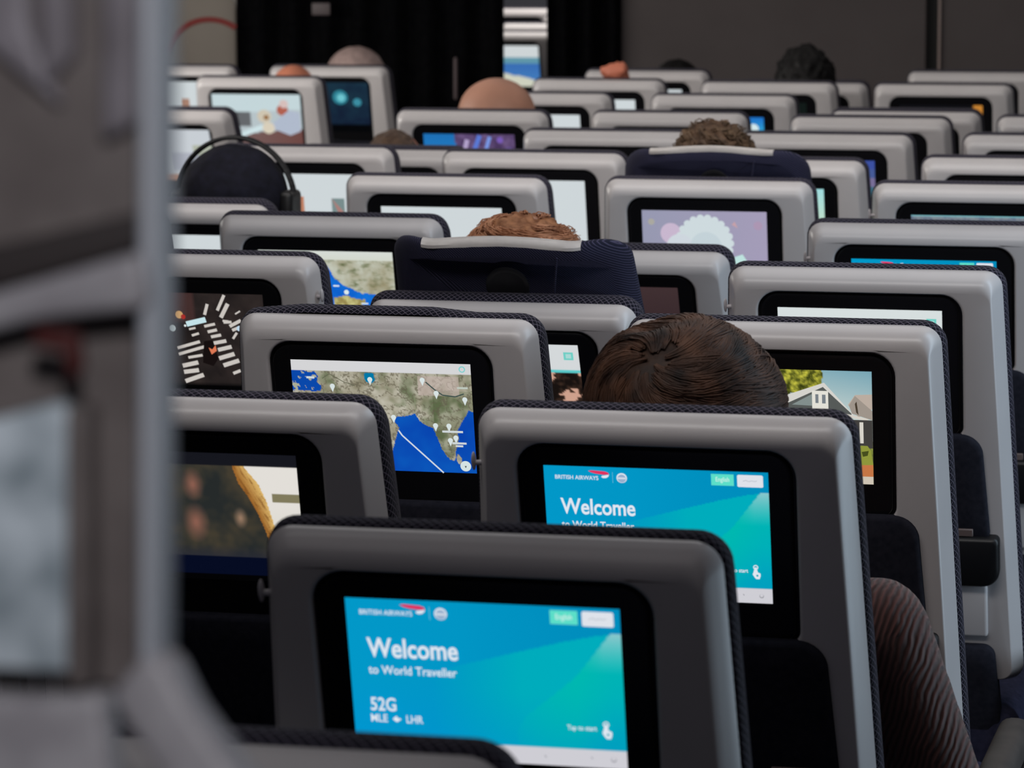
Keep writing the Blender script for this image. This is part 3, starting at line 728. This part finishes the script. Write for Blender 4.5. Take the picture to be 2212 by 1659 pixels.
bm = bmesh.new(); rbox(bm, -0.772, -0.762, WY - 0.012, WY, 0, 2.3, 0.002, 1)
tag(obj('trim_2', finish(bm, 'trim_2', mat('joint_trim', rgb(120, 105, 100), 0.4))), kind='structure')

def curtain(name, x0, x1, y, folds, label):
    bm = bmesh.new(); n = 60; rows = []
    for z in (0.02, 0.6, 1.2, 1.8, 2.3):
        rows.append([bm.verts.new((x0 + (x1 - x0) * i / n, y + 0.03 * math.sin(2 * PI * folds * i / n) + 0.008 * math.sin(z * 5 + i), z)) for i in range(n + 1)])
    for a, b in zip(rows[:-1], rows[1:]):
        for i in range(n): bm.faces.new((a[i], a[i + 1], b[i + 1], b[i]))
    bmesh.ops.solidify(bm, geom=bm.faces[:], thickness=0.004)
    return tag(obj(name, finish(bm, name, M_CURT, angle=80)), label, 'curtain')
curtain('curtain', -3.36, -2.345, WY - 0.02, 8, 'wide black curtain closing off the left side of the cabin')
curtain('curtain', -2.185, -1.91, WY - 0.02, 3, 'narrow black curtain between the bright gap and the grey bulkhead')
bm = bmesh.new(); rbox(bm, -3.055, -2.985, WY - 0.075, WY - 0.065, 1.315, 1.36, 0.004, 2)
tag(obj('placard', finish(bm, 'placard', mat('placard_plastic', rgb(70, 60, 62), 0.6))), 'small dim grey placard high on the wide black curtain', 'sign')
bm = bmesh.new(); capsule(bm, (-2.51, WY - 0.085, 1.02), (-2.51, WY - 0.085, 1.16), 0.008, 0.007, 10)
tag(obj('curtain_tie', finish(bm, 'curtain_tie', mat('tie_cord', rgb(80, 68, 70), 0.7))), 'thin dull vertical cord hanging on the black curtain left of the bald head', 'cord')
# sidewall liner panel with a red curved stripe, far left
bm = bmesh.new()
Q = lambda d, y: [(x - 3.93, y, z) for x, z in rrect(0.57 - d, 0.57 - d, 0.02 + d, 1.395 - d, 0.02, 0.06)]
loft(bm, [Q(0, WY + 0.03), Q(0, WY - 0.03), Q(0.006, WY - 0.036)], cap0=True, cap1=True)
lw = tag(obj('wall_left', finish(bm, 'wall_left', M_LINER)), kind='structure')
bm = bmesh.new(); n = 40
ri, ro = [], []
for i in range(n + 1):
    a = PI * (0.30 + 0.62 * i / n)
    for lst, r in ((ri, 0.150), (ro, 0.170)): lst.append(bm.verts.new((-3.46 + r * math.cos(a) * 1.08, WY - 0.040, 1.137 + r * math.sin(a))))
b_ = [[bm.verts.new(v.co + Vector((0, 0.005, 0))) for v in lst] for lst in (ri, ro)]
for i in range(n):
    bm.faces.new((ri[i], ri[i + 1], ro[i + 1], ro[i])); bm.faces.new((ro[i], ro[i + 1], b_[1][i + 1], b_[1][i])); bm.faces.new((ri[i + 1], ri[i], b_[0][i], b_[0][i + 1]))
st = obj('red_stripe', finish(bm, 'red_stripe', M_RED), lw); st['label'] = 'dark red arc on the panel'

# ------------------------------------------------------------------ passengers
M_EYE = mat('eye_white', (0.6, 0.6, 0.58, 1), 0.3)
def skin(name, col): return noisy(mat(name, col, 0.55, spec=0.3), tuple(x * 0.85 for x in col[:3]) + (1,), col, 14)
def person(r, c, dx, dyy, ztop, label, skincol, shirtcol, haircol=None, hair='short', tilt=0.0, hand=None, wide=1.0, shoulder=0.19, shirtmat=None, voxel=0.009, drop=0.0, fist=False):
    """seated figure: one continuous body surface, shirt and trousers over it, hair as a child"""
    root = empty('person', (seat_x(c), r * PITCH, 0)); tag(root, label, 'person')
    hx, hy, hz = dx, 0.20 + dyy, ztop - 0.115 - (0.008 if haircol else 0)
    Sk = Matrix.Rotation(tilt, 3, 'Y')
    ch_z = hz - 0.27 - drop; cy = hy + 0.05
    def arms(b, inf=0.0, upto=3):
        for s in (-1, 1):
            sh = Vector((s * shoulder + dx * 0.6, cy, ch_z + 0.08))
            if hand and s == 1:      # forearm raised, fist closed
                el = Vector((shoulder + 0.03, cy + 0.14, ch_z + 0.02)); wr = Vector((hand[0] + 0.01, hand[1], hand[2] - 0.090))
            else:
                el = Vector((s * (shoulder + 0.045 + (0.035 if drop else 0)), cy + 0.06, ch_z - 0.17)); wr = Vector((s * 0.16, cy + 0.28, ch_z - 0.20))
            capsule(b, sh, el, 0.048 + inf, 0.038 + inf)
            capsule(b, el, el.lerp(wr, 0.85 if inf else 1.0), 0.037 + inf, 0.026 + inf)
            if not inf:
                d = (wr - el).normalized(); side = Vector((1, 0, 0)) if abs(d.x) < 0.8 else Vector((0, 1, 0))
                side = (side - d * side.dot(d)).normalized()
                pc = wr + d * 0.045
                capsule(b, wr, pc, 0.024, 0.030)
                capsule(b, pc - side * 0.02, pc + side * 0.02 + d * 0.01, 0.018, 0.018)
                nrm = d.cross(side)
                for k, ln in enumerate((0.060, 0.072, 0.067, 0.052)):
                    q0 = pc + side * (-0.030 + 0.020 * k) + d * 0.02; q1 = q0 + d * ln * (0.30 if fist and s == 1 else 0.55) + nrm * 0.004; q2 = q1 + (-d * ln * 0.25 - nrm * 0.026 if fist and s == 1 else d * ln * 0.4 - nrm * 0.016 * (-1 if s < 0 else 1))
                    capsule(b, q0, q1, 0.0085, 0.0082, 8); capsule(b, q1, q2, 0.0082, 0.0072, 8)
                q0 = pc - side * 0.026 - d * 0.02; q1 = q0 - side * 0.022 + d * 0.03; q2 = q1 + d * 0.03
                capsule(b, q0, q1, 0.011, 0.010, 8); capsule(b, q1, q2, 0.010, 0.008, 8)
    def legs(b, inf=0.0):
        for s in (-1, 1):
            hip = Vector((s * 0.09, 0.34, 0.545)); kn = Vector((s * 0.10, 0.76, 0.555)); an = Vector((s * 0.10, 0.74, 0.10))
            capsule(b, hip, kn, 0.075 + inf, 0.055 + inf); capsule(b, kn, an, 0.052 + inf, 0.036 + inf)
            if not inf: capsule(b, an - Vector((0, 0, 0.04)), an + Vector((0, 0.15, -0.06)), 0.038, 0.030)
    def torso(b, inf=0.0):
        ball(b, (0, 0.35, 0.58), 0.155 + inf, 0.115 + inf, 0.11 + inf)
        capsule(b, (0, 0.33, 0.62), (dx * 0.5, cy + 0.02, ch_z), 0.115 + inf, 0.115 + inf)
        capsule(b, (dx * 0.6 - shoulder * 0.75, cy, ch_z + 0.075), (dx * 0.6 + shoulder * 0.75, cy, ch_z + 0.075), 0.058 + inf, 0.058 + inf)
        ball(b, (dx * 0.5, cy, ch_z), 0.155 + inf, 0.105 + inf, 0.13 + inf)
    def mesh_obj(name, b, m, par, vox, sub=False):
        o = obj(name, finish(b, name, m, angle=180), par)
        md = o.modifiers.new('remesh', 'REMESH'); md.mode = 'VOXEL'; md.voxel_size = vox; md.use_smooth_shade = True
        sm = o.modifiers.new('smooth', 'SMOOTH'); sm.iterations = 4; sm.factor = 0.5
        return o
    b = bmesh.new()
    H = lambda x, y, z: Vector((hx, hy, hz)) + Sk @ Vector((x, y, z))
    ball(b, H(0, 0, 0.02), 0.076 * wide, 0.095, 0.096, rot=Sk); ball(b, H(0, 0.03, -0.03), 0.064 * wide, 0.072, 0.085, rot=Sk)
    capsule(b, H(0, 0.10, 0.0), H(0, 0.118, -0.028), 0.010, 0.014, 8)
    ball(b, H(0, 0.088, -0.058), 0.025, 0.012, 0.009)
    for s in (-1, 1): ball(b, H(s * 0.077 * wide, 0.0, -0.005), 0.010, 0.020, 0.032, rot=Sk)
    capsule(b, H(0, -0.01, -0.07), (dx * 0.6, cy, ch_z + 0.10), 0.054, 0.060)
    torso(b); arms(b); legs(b)
    sk = skin('skin', skincol)
    body = mesh_obj('body', b, sk, root, voxel)
    for s in (-1, 1):
        e = bmesh.new(); ball(e, H(s * 0.030, 0.088, 0.0), 0.012, 0.010, 0.008, 12, 8); obj('eye', finish(e, 'eye', M_EYE), root)
    b = bmesh.new(); torso(b, 0.012); arms(b, 0.013)
    sm = shirtmat or noisy(mat('shirt_cloth', shirtcol, 0.9, spec=0.15), tuple(x * 0.7 for x in shirtcol[:3]) + (1,), shirtcol, 30)
    mesh_obj('shirt', b, sm, root, 0.012)
    b = bmesh.new(); legs(b, 0.010); ball(b, (0, 0.34, 0.56), 0.170, 0.130, 0.10)
    mesh_obj('trousers', b, mat('trouser_cloth', (0.015, 0.016, 0.022, 1), 0.9), root, 0.014)
    return root, (hx, hy, hz), Sk

DENT = Vector((-0.50, -0.15, 0.85)).normalized()
def hair_cap(root, hc, Sk, rad, col1, col2, lump=0.0, lscale=30, zcut=-0.05, name='hair', rough=0.55, off=(0, -0.008, 0.022), dent=False):
    bm = bmesh.new(); bmesh.ops.create_icosphere(bm, subdivisions=5, radius=1)
    for v in bm.verts:
        d = v.co.copy()
        k = 1 + lump * (noise.noise(d * lscale * 0.1) + 0.6 * noise.noise(d * lscale * 0.23 + Vector((3, 1, 7))))
        if dent: k -= 0.13 * math.exp(-(d.angle(DENT) / 0.22) ** 2)
        q = Vector((d.x * rad[0], d.y * rad[1], d.z * rad[2])) * k
        if d.y > 0.35 and d.z < 0.3: q *= 0.80
        v.co = Vector(hc) + Sk @ (q + Vector(off))
    dl = [v for v in bm.verts if (v.co - Vector(hc)).z < zcut]
    bmesh.ops.delete(bm, geom=dl, context='VERTS')
    m = bpy.data.materials.new(name + '_strands'); m = noisy(mat(name + '_strands', col1, rough, spec=0.2), col1, col2, 60, bump=0.6)
    return obj(name, finish(bm, name, m, angle=180), root)

def strands(root, hc, Sk, rad, col1, col2, n, length, crown, curl=0.0, thick=0.0007, spread=0.0, frizz=0.0, name='hair_strands', seed=1, dent=False):
    """locks combed away from the crown over the skull surface"""
    rnd = random.Random(seed)
    cu = bpy.data.curves.new(name, 'CURVE'); cu.dimensions = '3D'; cu.bevel_depth = thick; cu.bevel_resolution = 1
    cr = Vector(crown).normalized()
    e1 = cr.orthogonal().normalized(); e2 = cr.cross(e1)
    locks = [(rnd.random() * 2 * PI, abs(rnd.gauss(0, 0.5)) + spread * rnd.random(), length * (0.6 + 0.6 * rnd.random()), 0.045 * rnd.random(), curl * (0.3 + 1.4 * rnd.random()), rnd.random() * 6.28) for _ in range(max(40, n // 26))]
    for i in range(n):
        q_ = rnd.choice(locks)
        az = q_[0] + rnd.gauss(0, 0.10); t0 = q_[1] + 0.02 + 0.06 * rnd.random()
        L = q_[2] * (0.85 + 0.3 * rnd.random()); steps = 10
        lk_ = q_[3]; lift = 1.0 + 0.012 * rnd.random() - abs(az - q_[0]) * 0.05; pts = []
        ph = rnd.random() * 6.28 if frizz else q_[5]; sw = q_[4] * (0.9 + 0.2 * rnd.random())
        fz = frizz * rnd.random()
        for k in range(steps):
            f = k / (steps - 1); th = t0 + L * f; a = az + sw * f
            d = cr * math.cos(th) + (e1 * math.cos(a) + e2 * math.sin(a)) * math.sin(th)
            kk = lift + lk_ * math.sin(PI * min(1, f * 1.2)) + fz * (0.5 + 0.5 * math.sin(f * 9 + ph)) * f
            if dent: kk -= 0.13 * math.exp(-(d.angle(DENT) / 0.22) ** 2)
            q = Vector((d.x * rad[0], d.y * rad[1], d.z * rad[2])) * kk
            if frizz: q += Vector((math.sin(f * 14 + ph), math.cos(f * 12 + ph * 2), math.sin(f * 13 + ph * 3))) * frizz * 0.02
            pts.append(Vector(hc) + Sk @ (q + Vector((0, -0.008, 0.022))))
        sp = cu.splines.new('POLY'); sp.points.add(steps - 1)
        for k, p in enumerate(pts):
            sp.points[k].co = (p.x, p.y, p.z, 1); sp.points[k].radius = 1.0 if k < steps - 2 else 0.5
    m = noisy(mat(name, col1, 0.5, spec=0.22), col1, col2, 30)
    cu.materials.append(m)
    tmp = bpy.data.objects.new(name, cu); COL.objects.link(tmp); bpy.context.view_layer.update()
    me = bpy.data.meshes.new_from_object(tmp.evaluated_get(bpy.context.evaluated_depsgraph_get()))
    bpy.data.objects.remove(tmp)
    if not me.materials: me.materials.append(m)
    return obj(name, me, root)

def ribbed():
    m = mat('ribbed_knit', (0.05, 0.02, 0.018, 1), 0.85, spec=0.2, sheen=0.3)
    b = m.node_tree.nodes['Principled BSDF']
    tc = nd(m, 'ShaderNodeTexCoord'); mp = nd(m, 'ShaderNodeMapping'); wv = nd(m, 'ShaderNodeTexWave'); r = nd(m, 'ShaderNodeValToRGB')
    mp.inputs['Rotation'].default_value = (0, math.radians(-16), 0)
    wv.inputs['Scale'].default_value = 42; wv.inputs['Distortion'].default_value = 5.0; wv.inputs['Detail Scale'].default_value = 0.6; wv.inputs['Detail'].default_value = 2
    r.color_ramp.elements[0].color = (0.040, 0.017, 0.015, 1); r.color_ramp.elements[1].color = (0.13, 0.056, 0.050, 1)
    lk(m, tc.outputs['Object'], mp.inputs[0]); lk(m, mp.outputs[0], wv.inputs[0]); lk(m, wv.outputs['Fac'], r.inputs[0]); lk(m, r.outputs[0], b.inputs['Base Color'])
    bp = nd(m, 'ShaderNodeBump'); bp.inputs['Strength'].default_value = 0.8; bp.inputs['Distance'].default_value = 0.003
    lk(m, wv.outputs['Fac'], bp.inputs['Height']); lk(m, bp.outputs[0], b.inputs['Normal'])
    return m

SK1 = (0.42, 0.22, 0.15, 1); SKR = (0.50, 0.20, 0.13, 1)
# brown hair, head tipped to one side, ribbed cardigan shoulder in the aisle
rt, hc, Sk = person(2, 0, -0.012, 0.0, 1.256, 'person with smooth brown hair leaning sideways, dark ribbed cardigan shoulder in the aisle', SK1, (0.05, 0.02, 0.018, 1), (0.1, 0.05, 0.03, 1), tilt=0.20, wide=1.15, shoulder=0.215, shirtmat=ribbed(), drop=0.05)
hair_cap(rt, hc, Sk, (0.112, 0.118, 0.100), (0.018, 0.008, 0.005, 1), (0.045, 0.022, 0.013, 1), 0.03, 20, -0.10, dent=True)
strands(rt, hc, Sk, (0.1135, 0.1195, 0.1015), (0.010, 0.004, 0.0025, 1), (0.10, 0.045, 0.025, 1), 4600, 1.35, (-0.30, -0.74, 0.56), curl=1.3, thick=0.0008, spread=0.25, dent=True)
# curly red hair
rt, hc, Sk = person(4, 1, -0.029, -0.04, 1.240, 'person with curly ginger hair above the raised navy headrest', SK1, (0.05, 0.05, 0.07, 1), (0.3, 0.1, 0.04, 1))
hair_cap(rt, hc, Sk, (0.098, 0.112, 0.094), (0.13, 0.045, 0.018, 1), (0.38, 0.17, 0.08, 1), 0.10, 60, -0.10)
strands(rt, hc, Sk, (0.098, 0.112, 0.095), (0.25, 0.09, 0.04, 1), (0.55, 0.27, 0.15, 1), 1300, 0.5, (0, -0.1, 1), curl=1.4, thick=0.0008, spread=1.0, frizz=0.14, seed=3)
# messy brown hair
rt, hc, Sk = person(6, 1, -0.023, 0.045, 1.282, 'person with messy dark brown hair above the second raised headrest', SK1, (0.05, 0.05, 0.07, 1), (0.3, 0.1, 0.04, 1))
hair_cap(rt, hc, Sk, (0.086, 0.105, 0.098), (0.03, 0.016, 0.010, 1), (0.11, 0.065, 0.04, 1), 0.16, 60, -0.10)
strands(rt, hc, Sk, (0.082, 0.104, 0.098), (0.04, 0.022, 0.014, 1), (0.16, 0.10, 0.06, 1), 500, 0.4, (0, -0.1, 1), curl=1.0, thick=0.0012, spread=0.9, frizz=0.2, seed=4)
# cap and headphones
rt, hc, Sk = person(6, 3, 0.046, -0.03, 1.222, 'person in a dark navy cap with black headphones at left', SK1, (0.05, 0.05, 0.07, 1), (0.03, 0.02, 0.02, 1), wide=1.15)
hair_cap(rt, hc, Sk, (0.112, 0.122, 0.108), (0.004, 0.004, 0.008, 1), (0.008, 0.008, 0.017, 1), 0.02, 20, -0.06, name='cap', rough=0.85)
bm = bmesh.new(); n = 36; hcv = Vector(hc)
def band(bm, rx, rz, r, yo, a0=-0.08, a1=1.08):
    pts = [hcv + Vector((rx * math.cos(PI * (a0 + (a1 - a0) * i / n)), yo, 0.005 + rz * math.sin(PI * (a0 + (a1 - a0) * i / n)))) for i in range(n + 1)]
    for p, q in zip(pts[:-1], pts[1:]): capsule(bm, p, q, r, r, 8)
band(bm, 0.130, 0.138, 0.0045, 0.01); band(bm, 0.130, 0.138, 0.0045, -0.004)
obj_ = obj('headphones', finish(bm, 'headphones', M_BLACK), rt)
for s in (-1, 1):
    bm = bmesh.new(); rbox(bm, hc[0] + s * 0.118 - 0.016, hc[0] + s * 0.118 + 0.016, hc[1] - 0.035, hc[1] + 0.045, hc[2] - 0.055, hc[2] + 0.035, 0.012, 3)
    obj('ear_cup', finish(bm, 'ear_cup', M_BLACK), rt)
# the rest of the heads toward the front
rt, hc, Sk = person(8, 3, -0.030, -0.08, 1.168, 'person with a low tuft of brown hair left of the concert-screen seat', (0.5, 0.2, 0.14, 1), (0.05, 0.05, 0.07, 1), (0.1, 0.05, 0.03, 1), voxel=0.012)
hair_cap(rt, hc, Sk, (0.074, 0.105, 0.096), (0.05, 0.028, 0.02, 1), (0.12, 0.075, 0.05, 1), 0.05, 50, -0.02)
rt, hc, Sk = person(9, 3, 0.020, 0.0, 1.250, 'bald person whose smooth tan head rises over the seat of blue and purple lights', (0.47, 0.235, 0.16, 1), (0.05, 0.05, 0.07, 1), None, wide=1.42, voxel=0.012)
rt, hc, Sk = person(12, 3, 0.062, 0.0, 1.200, 'person with black hair in the farthest middle seat against the bulkhead', SKR, (0.02, 0.02, 0.03, 1), (0.01, 0.01, 0.01, 1), voxel=0.012)
hair_cap(rt, hc, Sk, (0.090, 0.105, 0.100), (0.004, 0.003, 0.003, 1), (0.008, 0.007, 0.007, 1), 0.03, 40, -0.03)
rt, hc, Sk = person(11, 3, -0.02, 0.0, 1.130, 'person hidden by the seat but for a raised orange fist', (0.55, 0.17, 0.10, 1), (0.02, 0.02, 0.03, 1), None, voxel=0.009, hand=(0.060, 0.10, 1.246), fist=True)  # the orange tone is the skin colour itself
rt, hc, Sk = person(11, 4, 0.060, 0.0, 1.208, 'person with a low orange-tan bald crown above the pale seat of the bright people screen', (0.55, 0.19, 0.11, 1), (0.02, 0.02, 0.03, 1), None, voxel=0.012)
rt, hc, Sk = person(11, 2, 0.085, 0.0, 1.270, 'person with spiky black hair against the dark grey bulkhead', SKR, (0.02, 0.02, 0.03, 1), (0.01, 0.01, 0.01, 1), voxel=0.012)
hair_cap(rt, hc, Sk, (0.092, 0.105, 0.112), (0.003, 0.0025, 0.0025, 1), (0.007, 0.006, 0.006, 1), 0.12, 50, -0.04)
rt, hc, Sk = person(12, 4, 0.045, 0.0, 1.232, 'person with short pinkish grey hair above the teal night-screen seat', (0.50, 0.26, 0.21, 1), (0.02, 0.02, 0.03, 1), (0.3, 0.2, 0.2, 1), wide=1.15, voxel=0.010)
hair_cap(rt, hc, Sk, (0.104, 0.112, 0.104), (0.26, 0.19, 0.175, 1), (0.36, 0.26, 0.24, 1), 0.02, 40, 0.0)
rt, hc, Sk = person(12, 2, 0.110, -0.05, 1.112, 'person of whom only a low dark crown shows above the small reclined grey block', SKR, (0.02, 0.02, 0.03, 1), (0.01, 0.01, 0.01, 1), voxel=0.012)
hair_cap(rt, hc, Sk, (0.084, 0.100, 0.096), (0.010, 0.005, 0.005, 1), (0.03, 0.012, 0.012, 1), 0.03, 40, -0.03)

# ------------------------------------------------------------------ out-of-focus partition at the very front left
M_PF = mat('partition_post', rgb(176, 178, 186), 0.35)
M_PP = noisy(mat('partition_panel', rgb(110, 100, 98), 0.6), (0.105, 0.085, 0.082, 1), (0.15, 0.125, 0.12, 1), 40)
M_PL = noisy(mat('partition_ledge', rgb(160, 155, 160), 0.45), (0.27, 0.25, 0.27, 1), (0.36, 0.34, 0.36, 1), 50)
M_PW = noisy(mat('partition_window', rgb(160, 180, 190), 0.25), (0.16, 0.20, 0.23, 1), (0.62, 0.68, 0.74, 1), 34)
M_PQ = noisy(mat('partition_fold', rgb(130, 124, 130), 0.5), (0.17, 0.15, 0.165, 1), (0.24, 0.215, 0.24, 1), 50)
pr = empty('seat_partition', (0.30, -1.2, 0.0)); tag(pr, 'out-of-focus pale partition filling the left edge, bright post and dark panel', 'partition')
def pq(px, py):   # metres on the partition plane: px across 0..370, py down 0..1659 in steps of the post height
    return (0.34438 - 0.30 + px * 0.0001502 - py * 0.0000030, 1.70090 - py * 0.0001463)
def slab(name, pts, y0, y1, m, bev=0.002):
    bm = bmesh.new()
    P = [pq(*p) for p in pts]
    a = [bm.verts.new((x, y0, z)) for x, z in P]; b = [bm.verts.new((x, y1, z)) for x, z in P]
    n = len(P); bm.faces.new(a); bm.faces.new(b[::-1])
    for i in range(n): bm.faces.new((a[i], b[i], b[(i + 1) % n], a[(i + 1) % n]))
    bmesh.ops.recalc_face_normals(bm, faces=bm.faces[:])
    if bev: bmesh.ops.bevel(bm, geom=bm.edges[:], offset=bev, segments=3, profile=0.5, affect='EDGES')
    return obj(name, finish(bm, name, m, angle=50), pr)
slab('panel', [(-600, -500), (340, -500), (340, 1480), (-600, 1480)], 0.010, 0.016, M_PP, 0.001)
slab('post', [(308, -500), (349, -500), (347, 1420), (312, 1420)], -0.006, 0.018, M_PF, 0.003)
slab('ledge', [(-600, 770), (-10, 620), (330, 520), (345, 640), (250, 650), (100, 670), (-10, 700), (-600, 860)], -0.012, 0.010, M_PL, 0.003)
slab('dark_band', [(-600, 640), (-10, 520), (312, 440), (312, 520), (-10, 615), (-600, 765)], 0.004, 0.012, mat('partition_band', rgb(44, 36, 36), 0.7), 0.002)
slab('lower_post', [(150, 860), (195, 860), (200, 1470), (150, 1470)], -0.004, 0.010, M_PP, 0.002)
slab('window_pane', [(-600, 1010), (0, 890), (130, 850), (178, 900), (178, 1440), (-600, 1440)], -0.002, 0.010, M_PW, 0.002)
slab('fold', [(50, -500), (120, -500), (150, 120), (80, 190)], 0.002, 0.014, M_PQ, 0.0035)
slab('fold', [(215, -500), (300, -500), (290, 260), (210, 300)], 0.002, 0.014, M_PQ, 0.0035)
slab('fold', [(-100, -500), (30, -500), (50, 60), (120, 230), (-100, 60)], 0.004, 0.014, M_PQ, 0.003)
slab('strut', [(330, 1380), (380, 1400), (430, 1500), (600, 1720), (610, 2600), (440, 2600), (360, 1640), (250, 1480)], -0.008, 0.012, M_PL, 0.004)
slab('strut', [(-600, 1480), (60, 1500), (230, 1480), (330, 2600), (-600, 2600)], -0.004, 0.012, M_PL, 0.004)
x_ = slab('red_tag', [(110, 680), (205, 690), (215, 770), (190, 790), (175, 730), (110, 720)], -0.016, -0.010, mat('red_tag', rgb(70, 16, 14), 0.6), 0.001); x_['label'] = 'small dark red tag'
slab('base', [(-600, 2590), (620, 2590), (620, 11626), (-600, 11626)], -0.004, 0.016, M_PP, 0.001)
